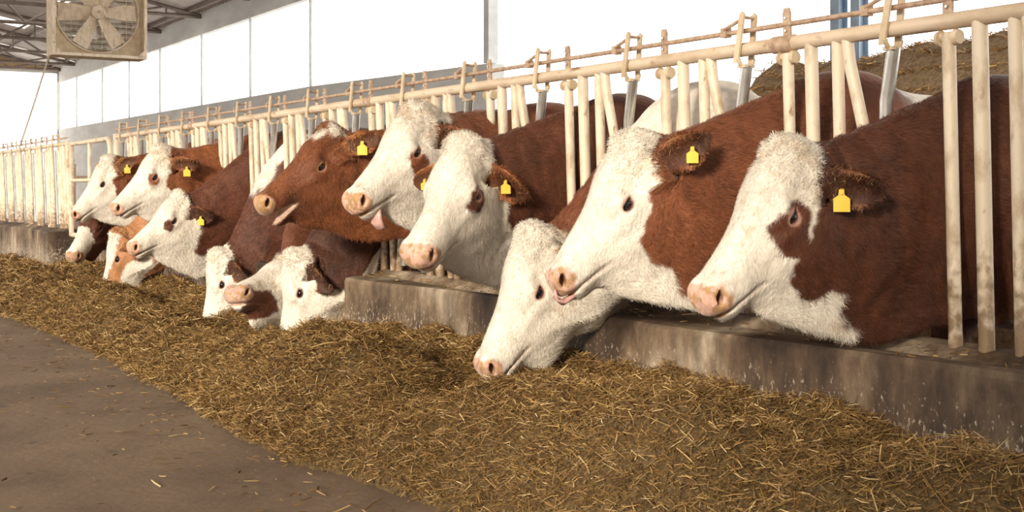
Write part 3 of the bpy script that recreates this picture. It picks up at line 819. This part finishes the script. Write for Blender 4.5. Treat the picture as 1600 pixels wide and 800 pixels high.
def coat_colors(V, spec):
    """coat pattern in rest coordinates; spec: brown colour, base, list of patches"""
    d = V-PC; u = d@UD; v = d@VD; wv = V[:, 1]; x, y, z = V.T
    n1 = fbm(V, 9, spec['seed']); n2 = fbm(V, 38, spec['seed']+5); n3 = fbm(V, 3.0, spec['seed']+11)
    wig = n1*.075 + n2*.035
    br = np.array(spec['brown']); br2 = np.array(spec.get('brown2', br*.55))
    tone = np.clip(.45 + n3*1.3 + n1*.6, 0, 1)[:, None]
    B = br*(1-tone) + br2*tone
    wmask = np.full(len(V), float(spec.get('base_white', 0)))
    for op in spec['ops']:
        c, kind = op[0], op[1]; val = 1.0 if c == 'W' else 0.0
        if kind == 'ell':
            _, _, cu, cv, ru, rv, ang = op[:7]; ca, sa = math.cos(ang), math.sin(ang)
            q = np.sqrt((((u-cu)*ca+(v-cv)*sa)/ru)**2 + ((-(u-cu)*sa+(v-cv)*ca)/rv)**2)
            m = 1-sstep(-.008, .008, (q-1)*min(ru, rv) + wig)
            m = m*(x > .45)
        elif kind == 'line':       # keep the side left of a->b in (u,v)
            _, _, a, b = op[:4]; dx, dv = b[0]-a[0], b[1]-a[1]; L = math.hypot(dx, dv)
            m = 1-sstep(-.008, .008, -((u-a[0])*dv - (v-a[1])*dx)/L + wig)
            m = m*sstep(.45,.55,x)
        elif kind == 'poly':
            m = (1-sstep(-.008, .008, poly_sd(u, v, op[2]) + wig))*sstep(.42, .50, x)
        elif kind == 'box':        # rest-space ellipsoid anywhere
            _, _, c0, r0 = op[:4]
            q = np.sqrt(sum(((V[:, i]-c0[i])/r0[i])**2 for i in range(3)))
            m = 1-sstep(-.02, .02, (q-1)*min(r0) + wig*1.6)
        if len(op) > 7 and kind == 'ell' and op[7]: m = m*(wv*op[7] > -.02)
        wmask = wmask*(1-m) + val*m
    # ears follow their own colour
    eb = EARB; a = (V-eb-np.array([0,.075,0])*np.sign(y)[:, None]); al = np.sum(a*(EARA*np.stack([np.ones_like(y), np.sign(y), np.ones_like(y)], 1)), 1)
    axs = EARA*np.stack([np.ones_like(y), np.sign(y), np.ones_like(y)], 1); rad = np.linalg.norm(a - axs*al[:, None], axis=1)
    ear = (np.abs(y) > .115)*(al > .02)*(x > .70)*(z > 1.12)*(rad < .078)
    ew = spec.get('ear_white', 0.0); wmask = np.where(ear > 0, ew, wmask)
    C = B*(1-wmask)[:, None] + WHITE*wmask[:, None]*(1 + .10*n2 + .10*n1)[:, None]
    ec = spec.get('ear_color')
    if ec is not None: C = np.where((ear > 0)[:, None], np.array(ec)*(1+n1*.5+n2*.4)[:, None], C)
    # inside of the ear: dark hair, paler rim
    en_ = np.array([.80,.25,-.35]); en_ = nrm(en_ - EARA*(en_@EARA)); ew_ = np.cross(EARA, en_); am = a*np.stack([np.ones_like(y), np.sign(y), np.ones_like(y)], 1)
    eb_ = am@ew_; ec_ = am@en_ - np.clip(al-.02, 0, None)*4.2*eb_**2/.06 + .03*np.clip(al, 0, None)
    inn = ear*sstep(.000, .004, ec_)*sstep(.03, .07, al)*(1-sstep(.030, .046, np.abs(eb_)))
    C = C*(1-inn[:, None]*.8) + np.array(spec.get('ear_in', (.07,.03,.018)))*inn[:, None]*.8
    rimm = ear*sstep(.044, .056, np.abs(eb_)); C = C*(1-rimm[:, None]*.5) + np.array([.42,.19,.09])*rimm[:, None]*.5
    # hay dust on white
    dirt = sstep(.16, .40, n1*.8 + n2*.8 + spec.get('dirt', 0.0) + .16*(1-sstep(.02,.16,u))*(x > .7))*wmask
    C = C*(1-dirt[:, None]*.45) + np.array([.42,.27,.13])*dirt[:, None]*.45
    # skin: nose, eye rim, lips
    nose = (1-sstep(-.010, .010, .496 - u + n2*.03 + n1*.03 + np.clip(v-.085, 0, 1)*1.2 + np.clip(.03-v, 0, 1)*1.0))*(v < .126)*(x > .8)
    sk = np.array(spec.get('nose', PINK)); C = C*(1-nose[:, None]) + sk*(1+n2*.5+n1*.3)[:, None]*nose[:, None]
    hay = sstep(.0, .10, fbm(V, 55, spec['seed']+20, 2) + spec.get('hay', .0))*nose*.8
    C = C*(1-hay[:, None]) + np.array([.38,.22,.075])*hay[:, None]
    q = np.sqrt(((u-EYE[0]+.002)/.036)**2 + ((v-EYE[1]+.002)/.027)**2); rim = (1-sstep(.70, 1.05, q+n2*.3))*(np.abs(wv) > .07)
    rc = np.array(spec.get('rim', (.58,.33,.26))); C = C*(1-rim[:, None]*.85) + rc*rim[:, None]*.85
    q = np.sqrt(((u-EYE[0])/.0265)**2 + ((v-EYE[1])/.020)**2); rim = (1-sstep(.9, 1.1, q))*(np.abs(wv) > .07)
    C = C*(1-rim[:, None]*.5) + np.array([.14,.07,.055])*rim[:, None]*.5
    q = np.sqrt(((u-.527)/.024)**2 + ((v-.058)/.020)**2); ns = (1-sstep(.5, 1.0, q))*(np.abs(wv) < .070)*(np.abs(wv) > .02)
    C = C*(1-ns[:, None]*.75) + np.array([.16,.06,.04])*ns[:, None]*.75
    # lips
    vm = np.interp(u, [.36, .42, .50, .57], [.186, .158, .128, .110]); lp = np.exp(-((v-vm)/.007)**2)*sstep(.38,.42,u)*(x > .8)
    C = C*(1-lp[:, None]*.45) + np.array([.30,.15,.10])*lp[:, None]*.45
    if 'extra' in spec: C = spec['extra'](C, u, v, wv, x, y, z, n1, n2)
    return np.clip(C, .01, 1)

def sphere_mesh(r, n=20, m=14):
    V = [(0, 0, r)]; F = []
    for i in range(1, m):
        for k in range(n):
            a = PI*i/m; q = 2*PI*k/n; V.append((r*math.sin(a)*math.cos(q), r*math.sin(a)*math.sin(q), r*math.cos(a)))
    V.append((0, 0, -r)); L = len(V)-1
    for k in range(n): F.append((0, 1+k, 1+(k+1) % n)); F.append((L, 1+(m-2)*n+(k+1) % n, 1+(m-2)*n+k))
    for i in range(m-2):
        for k in range(n): F.append((1+i*n+k, 1+(i+1)*n+k, 1+(i+1)*n+(k+1) % n, 1+i*n+(k+1) % n))
    return np.array(V), F

def make_cow(spec):
    V, Q = cow_base(spec.get('mouth', 0.0))
    P = spec['pose']
    # folds of skin on the neck, woolly poll
    A0 = V[Q]; fn = np.cross(A0[:, 2]-A0[:, 0], A0[:, 3]-A0[:, 1]); vn = np.stack([sum(np.bincount(Q[:, i], fn[:, d], minlength=len(V)) for i in range(4)) for d in range(3)], 1); vn = nrm(vn)
    if np.sum(vn*(V-V.mean(0))) < 0: vn = -vn
    hx = V-PC; hu = hx@UD; hv = hx@VD
    neck = sstep(-.1, .35, V[:, 0])*(1-sstep(.82, .92, V[:, 0] + .3*(1.2-V[:, 2])))*(np.abs(V[:, 1]) < .3)
    wool = np.exp(-((hu+.0)/.09)**2)*(V[:, 0] > .78)*(np.abs(V[:, 1]) < .115)*sstep(.22, .12, hv)
    fold = np.abs(fbm(V*np.array([1.5, .6, .55]), 7, spec['seed']*2.3, 2))
    dsp = neck*(.026*(fold-.10) + .010*fbm(V, 16, spec['seed'])) + wool*.022*fbm(V, 30, spec['seed']+3, 2)
    W = P.apply(V + vn*dsp[:, None])
    base = (P.TB[0], P.TB[1], 0.0)
    C = coat_colors(V, spec)
    o = link_mesh('cow', W, Q[:, ::-1] if spec.get('flip') else Q, M['coat'], None, True, cols=C, base=base)
    at = o.data.attributes.new('rest', 'FLOAT_VECTOR', 'POINT'); at.data.foreach_set('vector', (V + spec['seed']*3.7).astype(np.float32).ravel())
    tag(o, spec['label'], 'cow', 'red and white cows feeding through the fence')
    # eyes
    sv, sf = sphere_mesh(1.0)
    for sd in (1, -1):
        c = np.array(EYE); r = np.array([.0225, .0205, .0205])
        loc = P.uvw(c[0]+sv[:, 0]*r[0], c[1]+sv[:, 1]*r[1], (c[2]-.010)*sd + sv[:, 2]*r[2]*sd)
        q = np.hypot(sv[:, 0]*1.0, (sv[:, 1]+.02)*1.25); fr = sv[:, 2] > 0
        cc = np.where((fr & (q < .50))[:, None], np.array([.008,.008,.012]), np.where((fr & (q < .95))[:, None], np.array([.035,.018,.012]), np.array([.50,.38,.33])))
        f = sf if sd > 0 else [t[::-1] for t in sf]
        link_mesh('eye', loc, f, M['eye'], o, True, cols=cc, base=loc.mean(0))
    # ear tags
    for sd, (al, bw, size, flat) in spec.get('tags', {}).items():
        ax = EARA*np.array([1, sd, 1]); en = nrm(np.array([.80, .25*sd, -.35]) - ax*(np.array([.80,.25*sd,-.35])@ax)); ew = np.cross(ax, en)*sd
        bs = EARB + np.array([0, .075*sd, 0])
        p0 = bs + ax*al + ew*bw + en*.03
        q = P.apply(np.array([p0, p0+ax*.02, p0+en*.02]))
        ay = nrm(q[1]-q[0]); an = nrm(q[2]-q[0]); an = nrm(an - ay*(an@ay))
        dn = np.array([0,0,-1.]); to = CAM-q[0]; to = nrm(to)
        an = nrm(an*(1-flat) + to*flat); up = nrm(dn - an*(dn@an)); sx = np.cross(up, an)
        poly = [(-.5,.45), (.5,.45), (.5,1.35), (-.5,1.35)]
        prof = [(-.16,-.15), (.16,-.15), (.20,.22), (.52,.45), (.52,1.3), (-.52,1.3), (-.52,.45), (-.20,.22)]
        pts = [q[0] + sx*(a*size) + up*(b*size) + an*.006 for a, b in prof]
        t = MB().prism(pts, an, .004).build('ear_tag', M['tag'], o, base=tuple(q[0])); t['label'] = 'yellow plastic ear tag'
        st = MB().tube([q[0]-an*.012, q[0]+an*.012], size*.16, 10)
        st.build('tag_stud', M['tag'], t, smooth=True, base=tuple(q[0]))
    # tongue
    if 'tongue' in spec:
        pts, rad = spec['tongue']
        c = np.array([P.uvw(*p)[0] for p in pts]); V2 = []; n = 14
        for i, p in enumerate(c):
            tq = nrm(c[min(i+1, len(c)-1)]-c[max(i-1, 0)]); a_ = nrm(P.w - tq*(P.w@tq)); b_ = np.cross(tq, a_)
            for k in range(n):
                g = 2*PI*k/n; V2.append(p + a_*math.cos(g)*rad[i] + b_*math.sin(g)*rad[i]*.42)
        F2 = [(i*n+k, i*n+(k+1) % n, (i+1)*n+(k+1) % n, (i+1)*n+k) for i in range(len(c)-1) for k in range(n)] + [tuple(range(n-1,-1,-1)), tuple((len(c)-1)*n+k for k in range(n))]
        link_mesh('tongue', V2, F2, M['tongue'], o, True, base=c[0])['label'] = 'pink tongue'
    if spec.get('fur'): fur(o, V, Q, W, C, P, spec)
    return o, W, C

def fur(o, V, Q, W, C, P, spec):
    n, width, xmin = spec['fur']; r = np.random.default_rng(spec['seed']+50)
    qc = V[Q].mean(1); ok = (qc[:, 0] > xmin) & (qc[:, 1] > -.13) & (qc[:, 2] > .60)
    d = qc-PC; u = d@UD; v = d@VD
    ok &= ~((u > .49) & (v < .13) & (qc[:, 0] > .8)); ok &= ~((np.hypot((u-EYE[0])/.036, (v-EYE[1])/.029) < 1.0) & (np.abs(qc[:, 1]) > .07) & (qc[:, 0] > .8))
    Qk = Q[ok]; A = W[Qk]; area = np.linalg.norm(np.cross(A[:, 2]-A[:, 0], A[:, 3]-A[:, 1]), axis=1)/2
    dens = area*(1 + 1.4*(np.exp(-((u[ok]+.0)/.10)**2)*(qc[ok][:, 0] > .75)))
    k = r.choice(len(Qk), n, p=dens/dens.sum()); a = r.random((n, 1)); b = r.random((n, 1))
    q = Qk[k]; wq = [(1-a)*(1-b), a*(1-b), a*b, (1-a)*b]
    p = sum(wq[i]*V[q[:, i]] for i in range(4)); w0 = sum(wq[i]*W[q[:, i]] for i in range(4)); cc = sum(wq[i]*C[q[:, i]] for i in range(4))
    nn = nrm(np.cross(A[k][:, 2]-A[k][:, 0], A[k][:, 3]-A[k][:, 1])); wc = W.mean(0)
    d = p-PC; u = d@UD; v = d@VD
    onhead = sstep(.0, .10, .30-v)*sstep(.70, .84, p[:, 0])
    poll = np.exp(-((u+.0)/.10)**2)*(p[:, 0] > .75)*sstep(.20, .10, v)
    flow = np.array([-.75, 0, -.62])[None]*(1-onhead[:, None]) + (UD*.9)[None]*onhead[:, None]
    sw = np.stack([fbm(p, 7, 60), fbm(p, 7, 70), fbm(p, 7, 80)], 1)
    flow = flow + sw*2.2*(1-onhead[:, None]*.5) + r.normal(0, .28, (n, 3)) + poll[:, None]*r.normal(0, 1.1, (n, 3))
    w1 = P.apply(p + nrm(flow)*.01); dr = w1-w0
    dr = dr - nn*np.sum(dr*nn, 1, keepdims=True); dr = nrm(dr)
    ln = (.014 + .010*(1-onhead) + .014*poll)*r.uniform(.6, 1.35, n)
    lift = (.22 + .30*poll)*r.uniform(.5, 1.4, n)
    c0 = w0 - nn*.001; c1 = w0 + dr*(ln*.55)[:, None] + nn*(ln*.55*lift)[:, None]; bendv = np.cross(dr, nn)*r.normal(0, .25, (n, 1))*ln[:, None]
    c2 = w0 + dr*(ln*(1-.35*poll))[:, None] + nn*(ln*lift*.75*(1-.5*poll))[:, None] + bendv*(1+1.5*poll[:, None])
    sd = nrm(np.cross(dr, nn))*width/2
    VV = np.stack([c0-sd, c0+sd, c1-sd*.85, c1+sd*.85, c2-sd*.25, c2+sd*.25], 1).reshape(-1, 3)
    bb = np.arange(n)[:, None]*6; F = np.concatenate([bb + np.array([[0,1,3,2]]), bb + np.array([[2,3,5,4]])])
    col_ = cc*(1 + (r.uniform(-.30, .36, (n, 1)) + 1.1*fbm(p*np.array([1,1,.5]), 28, 90)[:, None])*np.where(cc[:, :1] > .5, .55, 1.15)); col_ = np.clip(col_, 0, .9)
    hy = r.random(n) < .05*poll; col_[hy] = np.array([.46,.31,.12])
    h = link_mesh('coat_hair', VV, F, M['hair'], o, True, cols=np.repeat(col_, 6, 0), base=tuple(np.array(o.location))); h['kind'] = 'stuff'
    h['label'] = 'short coat hair with a curly poll'
# ------------------------------------------------------------------ the herd
RED = (.235, .080, .034); RED2 = (.125, .042, .020); TAN = (.46, .22, .10); DK = (.13, .042, .020)
def face(*pts): return [(-.12, pts[0][1])] + list(pts) + [(.8, .6), (.8, -.3), (-.12, -.3)]   # white face: everything in front of the outline
def cow(k, head, spec, bx=.45, dy=-.085, lift=.02, ears=((0,0),(0,0)), size=1.0, kv=1.0):
    px_, py_, pz_, hyaw, hpitch, roll, ls = head
    spec['pose'] = Pose((px_, py_, pz_), hyaw, hpitch, roll, math.exp(ls), bx, Y0 + DY*k + dy, lift=lift, size=size, ears=ears, kv=kv)
    spec['seed'] = k+1
    spec['fur'] = [(60000,.0013,.15),(52000,.0014,.2),(42000,.0015,.35),(42000,.0016,.2),(36000,.0018,.3),(32000,.0019,.3),(26000,.0021,.3),(12000,.0022,.4),(20000,.0024,.3),(20000,.0025,.3),(18000,.0027,.3),(12000,.0028,.4),(14000,.003,.4),(8000,.003,.5)][k]
    return make_cow(spec)
def mouth_inside(C, u, v, wv, x, y, z, n1, n2):
    vm = np.interp(u, [.30, .42, .57], [.20, .158, .110]); g = np.clip((u-.36)*.35, 0, None)
    m = (sstep(.0, .012, v-vm+.004)*sstep(.0, .012, vm+g+.008-v)*sstep(.40,.43,u)*(x > .8))[:, None]
    dk = (np.exp(-(((u-.43)/.05)**2 + ((v-.15)/.045)**2))*(x > .8)*.75)[:, None]      # dark smudge at the corner of the mouth
    C = C*(1-dk) + np.array([.035,.018,.012])*dk
    return C*(1-m*.8) + np.array([.62,.44,.34])*m*.8
herd = []
herd.append(cow(0, (-.501, 2.680, 1.123, -.126, .947, -.053, -.047), dict(
    label='nearest red cow with white face and brown patch round the eye, yellow ear tag', brown=RED2, brown2=(.070,.023,.012),
    ops=[('W','poly',face((-.043,.10),(.047,.15),(.13,.172),(.20,.19),(.281,.192),(.351,.232),(.368,.31),(.30,.40),(.29,.45),(.33,.58))),
         ('B','poly',[(.284,.07),(.239,.060),(.145,.080),(.132,.140),(.21,.165),(.24,.225),(.301,.170)])],
    tags={1:(.10,.01,.046,.6)}, dirt=.02, hay=.04), ears=((.15,.55),(0,.2)), lift=-.05))
herd.append(cow(1, (-.560, 3.372, 1.161, -.377, 1.026, -.037, -.013), dict(
    label='cow licking its nose, white face and round brown cheek patch, second nearest to the camera', brown=RED, brown2=RED2,
    ops=[('W','poly',face((-.046,.10),(.119,.15),(.207,.176),(.295,.235),(.335,.30),(.31,.37),(.377,.46),(.36,.6))), ('W','box',(-.35,.2,1.33),(.22,.3,.10))],
    tags={1:(.17,.0,.038,.5)}, hay=.05, tongue=([(.50,.130,.0),(.555,.128,.012),(.592,.105,.026),(.592,.075,.040),(.568,.056,.050)], [.024,.026,.024,.018,.008])), ears=((-.45,.75),(0,.1))))
herd.append(cow(2, (-.560, 4.003, .819, -.252, 1.180, -.011, 0.0), dict(
    label='all white faced cow stretching its head low over the straw under its neighbour', brown=RED, brown2=RED2, base_white=1,
    ops=[('B','box',(.62,0,1.38),(.22,.4,.13)), ('B','box',(-1.2,0,1.1),(.3,.5,.5))], nose=(.62,.38,.28), hay=-.05, ear_color=(.30,.105,.04)), bx=.40, lift=.03, kv=.30, ears=((.2,.9),(0,.3))))
herd.append(cow(3, (-.539, 4.546, 1.202, .388, .937, .045, .031), dict(
    label='white curly headed cow half turned to the camera with brown ears on both sides', brown=RED2, brown2=(.08,.027,.014),
    ops=[('W','poly',face((-.02,.15),(.127,.36),(.206,.6))), ('B','ell',.205,.120,.050,.036,.3), ('W','box',(-.5,0,1.3),(.3,.5,.12))],
    ear_color=(.36,.12,.04), tags={1:(.11,-.02,.040,.5), -1:(.15,-.01,.034,.5)}, hay=.0), ears=((.55,.35),(.30,-.35))))
herd.append(cow(4, (-.480, 5.119, 1.376, .161, .841, -.085, .014), dict(
    label='white woolly headed cow sticking out its tongue, brown patch under the eye', brown=RED, brown2=RED2,
    ops=[('W','poly',face((-.06,.17),(.0,.19),(.1,.45),(.2,.6))), ('B','ell',.232,.148,.036,.040,.2)], hay=.06,
    tongue=([(.45,.140,.0),(.50,.162,.016),(.535,.190,.026),(.545,.222,.030),(.54,.238,.030)], [.028,.040,.044,.034,.014]), tags={}), ears=((.2,.7),(0,.1))))
herd.append(cow(5, (-.531, 5.996, 1.313, -.018, .740, -.040, -.017), dict(
    label='all brown headed cow with open mouth and a white blaze on the poll', brown=(.27,.095,.036), brown2=(.15,.048,.020), mouth=.35,
    ops=[('W','ell',.075,-.012,.055,.022,-.2), ('W','ell',-.01,.03,.035,.030,.3), ('W','ell',-.03,.10,.02,.03,0), ('W','box',(.68,0,.93),(.14,.06,.03))],
    nose=(.46,.27,.17), rim=(.50,.26,.14), tags={1:(.14,.0,.050,.5)}, ear_color=(.36,.13,.045), hay=.05, extra=mouth_inside), kv=.75, ears=((-.5,.5),(0,.1))))
herd.append(cow(6, (-.499, 6.611, .605, -.517, 1.437, .010, -.015), dict(
    label='white faced cow with dark brown ears burying its muzzle in the straw', brown=(.085,.030,.016), brown2=(.05,.018,.010),
    ops=[('W','poly',face((-.045,.15),(.112,.22),(.151,.36),(.16,.6)))], ear_color=(.06,.022,.012), hay=.1), bx=.33, lift=-.02, kv=.3, ears=((1.0,-.1,-1.2),(.3,0))))
herd.append(cow(7, (-.352, 7.012, .563, .604, .206, -.129, .007), dict(
    label='cow with brown patch on its white muzzle half hidden behind the dark eared cow', brown=RED2, brown2=DK,
    ops=[('W','poly',face((-.05,.2),(.1,.3),(.15,.6))), ('B','poly',[(.50,.05),(.319,.10),(.30,.235),(.374,.25),(.523,.22),(.56,.15)])], nose=(.50,.32,.26)), bx=.33, lift=-.03, kv=.3, ears=((.3,.6),(.3,.6))))
herd.append(cow(8, (-.485, 8.012, .551, -.403, 1.400, .017, -.056), dict(
    label='white faced cow eating with its muzzle in the straw, dark ear fringed white', brown=(.14,.046,.022), brown2=(.08,.026,.014),
    ops=[('W','poly',face((-.06,.147),(.113,.2),(.108,.515),(.1,.65))), ('W','box',(.30,0,1.38),(.14,.2,.07))], ear_color=(.09,.03,.016)), bx=.36, lift=-.01, kv=.3, ears=((.8,.0,-1.1),(0,0))))
herd.append(cow(9, (-.506, 8.741, .955, .064, .761, -.035, -.074), dict(
    label='dark brown cow with white face and a small brown spot below its eye', brown=(.13,.042,.020), brown2=(.08,.026,.014),
    ops=[('W','poly',face((-.057,.108),(.039,.24),(.244,.42),(.224,.6))), ('B','ell',.245,.112,.032,.030,0)], tags={1:(.13,.01,.044,.5)}), ears=((.2,.7),(0,0))))
herd.append(cow(10, (-.496, 9.288, 1.298, -.061, .881, -.012, .015), dict(
    label='red cow with white face and ginger patch round the eye, raised behind the dark one', brown=(.32,.115,.045), brown2=(.22,.075,.03),
    ops=[('W','poly',face((-.025,.095),(.177,.215),(.182,.36),(.2,.6))), ('B','ell',.205,.118,.050,.048,0)], tags={1:(.15,.02,.050,.5)}, ear_color=(.36,.14,.06)), ears=((-.05,.75),(0,0))))
herd.append(cow(11, (-.609, 10.122, .634, -.507, 1.314, .014, -.014), dict(
    label='pale tan and white cow eating from the straw below the red cows', brown=TAN, brown2=(.36,.16,.07),
    ops=[('W','poly',[(-.02,-.1),(.0,.06),(.12,.08),(.4,.05),(.6,-.1)]), ('W','poly',[(.2,.2),(.5,.16),(.6,.3),(.2,.45),(.1,.3)])], ear_color=TAN), bx=.36, lift=-.02, kv=.3, ears=((.8,.1,-1.1),(0,0))))
herd.append(cow(12, (-.540, 10.722, 1.244, -.225, 1.002, -.038, -.009), dict(
    label='farthest raised head: white faced cow with brown neck beside the gate', brown=(.28,.10,.04), brown2=(.17,.055,.022),
    ops=[('W','poly',face((-.068,.075),(.135,.165),(.227,.29),(.25,.6)))], tags={1:(.16,.02,.050,.4)}, ear_color=(.42,.20,.09)), ears=((-.45,.6),(0,0))))
herd.append(cow(13, (-.495, 11.400, .844, .607, .989, -.079, -.045), dict(
    label='lowest far cow with dark brown head and white nose, under the farthest raised head', brown=(.13,.042,.020), brown2=(.08,.026,.014),
    ops=[('W','poly',[(.2,-.2),(.24,.02),(.329,.15),(.473,.16),(.6,.17),(.7,-.2)])], nose=(.50,.30,.22)), bx=.36, lift=-.02, kv=.3, ears=((.2,.6),(0,0))))
# ------------------------------------------------------------------ straw
def straw_h(x, y):
    """height of the feed bank at x,y (numpy arrays)"""
    p = np.stack([x, y, np.zeros_like(x)], 1)
    edge = np.interp(y, [0,2.5,3.3,4.2,5.4,8,10.3,12,15], [-1.2,-1.25,-1.30,-1.46,-1.44,-1.38,-1.46,-1.5,-1.5]) + .16*fbm(p, 1.6, 3)
    t = np.clip((x-edge)/(-.25-edge), 0, 1)
    H = np.interp(y, [0,4,5,5.6,6.5,7.2,8,9.5,15], [.34,.345,.32,.25,.22,.22,.25,.28,.28]) + .08*fbm(p, .8, 7)
    end = sstep(14.8, 12.6, y)
    prof = 1.10*sstep(-.06, .36, t)*(1-.50*sstep(.40, .70, t))
    for (dx_, dy_, rr, dp) in ((-.84,3.98,.36,.22),(-.62,6.45,.44,.16),(-.75,6.9,.32,.10),(-.58,7.9,.42,.12),(-.75,10.1,.40,.15),(-.7,11.2,.3,.08),(-.45,4.9,.5,.04)):
        H = H - dp*np.exp(-((x-dx_)**2+(y-dy_)**2)/rr**2)
    H = np.maximum(H + .20*fbm(p, 2.4, 17), .06)
    return np.where(t > 0, H*prof*end + .12*end*sstep(.70, 1.0, t)*sstep(1.7, 2.8, y) + .10*fbm(p, 4.5, 1)*sstep(0, .3, t)*end + .05*fbm(p, 11, 5, 2)*sstep(0, .2, t)*end + .02*end*sstep(0,.05,t), -.02)
gx = np.linspace(-1.75, -.245, 70); gy = np.linspace(-.5, 15.2, 420)
GX, GY = np.meshgrid(gx, gy, indexing='ij')
hz = straw_h(GX.ravel(), GY.ravel()).reshape(GX.shape)
hz = hz + .018*fbm(np.stack([GX.ravel(), GY.ravel(), GX.ravel()*0], 1), 22, 2).reshape(GX.shape)*(hz > 0)
V = np.stack([GX.ravel(), GY.ravel(), hz.ravel()-.012], 1); n, m = GX.shape
ii = (np.arange(n-1)[:, None]*m + np.arange(m-1)[None, :]).ravel()
Fq = np.stack([ii, ii+m, ii+m+1, ii+1], 1)
bed = link_mesh('straw_feed', V, Fq, M['straw_bed'], None, True); tag(bed, 'long bank of loose golden brown chopped straw along the curb', 'straw', kind='stuff')

def strands(cx, cy, cz, length, width, tilt, name, parent, shade=None, seed=1):
    r = np.random.default_rng(seed); n = len(cx)
    a = r.uniform(0, 2*PI, n); el = r.normal(0, tilt, n)
    d = np.stack([np.cos(a)*np.cos(el), np.sin(a)*np.cos(el), np.sin(el)], 1)
    c = np.stack([cx, cy, cz], 1)
    side = np.cross(d, nrm(r.normal(0, 1, (n, 3)) + np.array([0,0,1.2]))); side = nrm(side)*width[:, None]/2
    bend = r.normal(0, .18, (n, 1))*length[:, None]*nrm(r.normal(0, 1, (n, 3)))
    p0 = c - d*length[:, None]/2; p1 = c + bend*.6; p2 = c + d*length[:, None]/2
    V = np.stack([p0-side, p0+side, p1-side, p1+side, p2-side*.6, p2+side*.6], 1).reshape(-1, 3)
    b = np.arange(n)[:, None]*6
    F = np.concatenate([b + np.array([[0,1,3,2]]), b + np.array([[2,3,5,4]])])
    pal = np.array([(.34,.205,.075), (.24,.135,.045), (.155,.082,.026), (.46,.31,.13), (.105,.055,.018), (.62,.46,.23), (.26,.165,.05)])
    k = r.choice(len(pal), n, p=[.22,.22,.20,.10,.15,.035,.075])
    cc = pal[k]*r.uniform(.75, 1.2, (n, 1))
    if shade is not None: cc = cc*shade[:, None]
    return link_mesh(name, V, F, M['straw'], parent, False, cols=np.repeat(cc, 6, 0))
def scatter(n, y0, y1, seed):
    r = np.random.default_rng(seed); y = r.uniform(y0, y1, n); x = r.uniform(-1.7, -.26, n); h = straw_h(x, y)
    keep = h > .004
    return x[keep], y[keep], h[keep], r
for (n, y0, y1, seed, lm, wm) in ((150000, .8, 4.4, 5, .034, .0021), (85000, 4.4, 7.0, 6, .042, .0028), (45000, 7.0, 10.0, 7, .05, .0036), (32000, 10.0, 15.0, 8, .065, .0055)):
    x, y, h, r = scatter(n, y0, y1, seed)
    z = h + r.uniform(-.014, .014, len(h)) + .014*r.random(len(h))**3; ln = np.clip(r.lognormal(math.log(lm), .45, len(h)), .015, .16); wd = wm*r.uniform(.5, 1.5, len(h))
    o = strands(x, y, z, ln, wd, .38, 'straw_strands', bed, seed=seed); o['kind'] = 'stuff'
# loose bits on the alley floor
r = np.random.default_rng(12); n = 1500
yl = r.uniform(1.5, 16, n); xl = -1.40 - np.abs(r.normal(0, .30, n)) - .02
o = strands(xl, yl, .006 + r.uniform(0, .006, n), np.clip(r.lognormal(math.log(.03), .5, n), .01, .1), .0035*r.uniform(.5,1.5,n), .08, 'straw_litter', None, seed=13); tag(o, 'scattered straw bits on the brown alley floor', 'straw bits', kind='stuff')
n = 900; yl = r.uniform(1.5, 24, n); xl = r.uniform(-5, -1.3, n)
o = strands(xl, yl, .006 + r.uniform(0, .004, n), np.clip(r.lognormal(math.log(.022), .5, n), .008, .06), .006*r.uniform(.5,1.5,n), .08, 'floor_debris', None, shade=np.full(n, .6), seed=14); tag(o, 'dark crumbs and chaff lying on the alley floor', 'chaff', kind='stuff')
# straw lying on top of the curb
n = 1600; yl = r.uniform(.8, 12.6, n); xl = r.uniform(-.24, .05, n)
o = strands(xl, yl, .505 + r.uniform(0, .008, n), np.clip(r.lognormal(math.log(.03), .5, n), .01, .08), .003*r.uniform(.5,1.5,n), .15, 'curb_chaff', None, seed=15); tag(o, 'thin layer of chaff lying on top of the curb', 'chaff', kind='stuff')

# bedding heap behind the cows
hp = MB(); ny, nx_ = 60, 20; Vh = []; 
Yh = np.linspace(3.2, 8.0, ny); Xh = np.linspace(2.9, 5.2, nx_)
A_, B_ = np.meshgrid(Yh, Xh, indexing='ij'); pp = np.stack([B_.ravel(), A_.ravel(), 0*A_.ravel()], 1)
prof = np.sin(np.clip((B_-2.9)/2.3, 0, 1)*PI)**.6*sstep(8.0, 7.2, A_)*sstep(3.2, 3.6, A_)
zz = 1.98*prof*(1 + .16*fbm(pp, 1.6, 4).reshape(A_.shape)) + .06*fbm(pp, 9, 4).reshape(A_.shape)*prof
Vh = np.stack([B_.ravel(), A_.ravel(), zz.ravel()], 1); ii = (np.arange(ny-1)[:, None]*nx_ + np.arange(nx_-1)[None, :]).ravel()
ho = link_mesh('straw_heap', Vh, np.stack([ii, ii+1, ii+nx_+1, ii+nx_], 1), M['heap'], None, True); tag(ho, 'heap of straw bedding piled up behind the nearest cows', 'straw heap', kind='stuff')
r = np.random.default_rng(21); pick = r.choice(len(Vh), 14000); jt = r.normal(0, .05, (14000, 2))
k_ = Vh[pick, 2] > .5
o = strands(Vh[pick, 0][k_]+jt[k_, 0]*.6, Vh[pick, 1][k_]+jt[k_, 1], Vh[pick, 2][k_]+.005, np.clip(r.lognormal(math.log(.07), .4, k_.sum()), .02, .2), .006*r.uniform(.5,1.5,k_.sum()), .35, 'straw_strands', ho, seed=22, shade=np.full(k_.sum(), 2.0)); o['kind'] = 'stuff'  # strands brightened as well, the sunlit look is in their colour
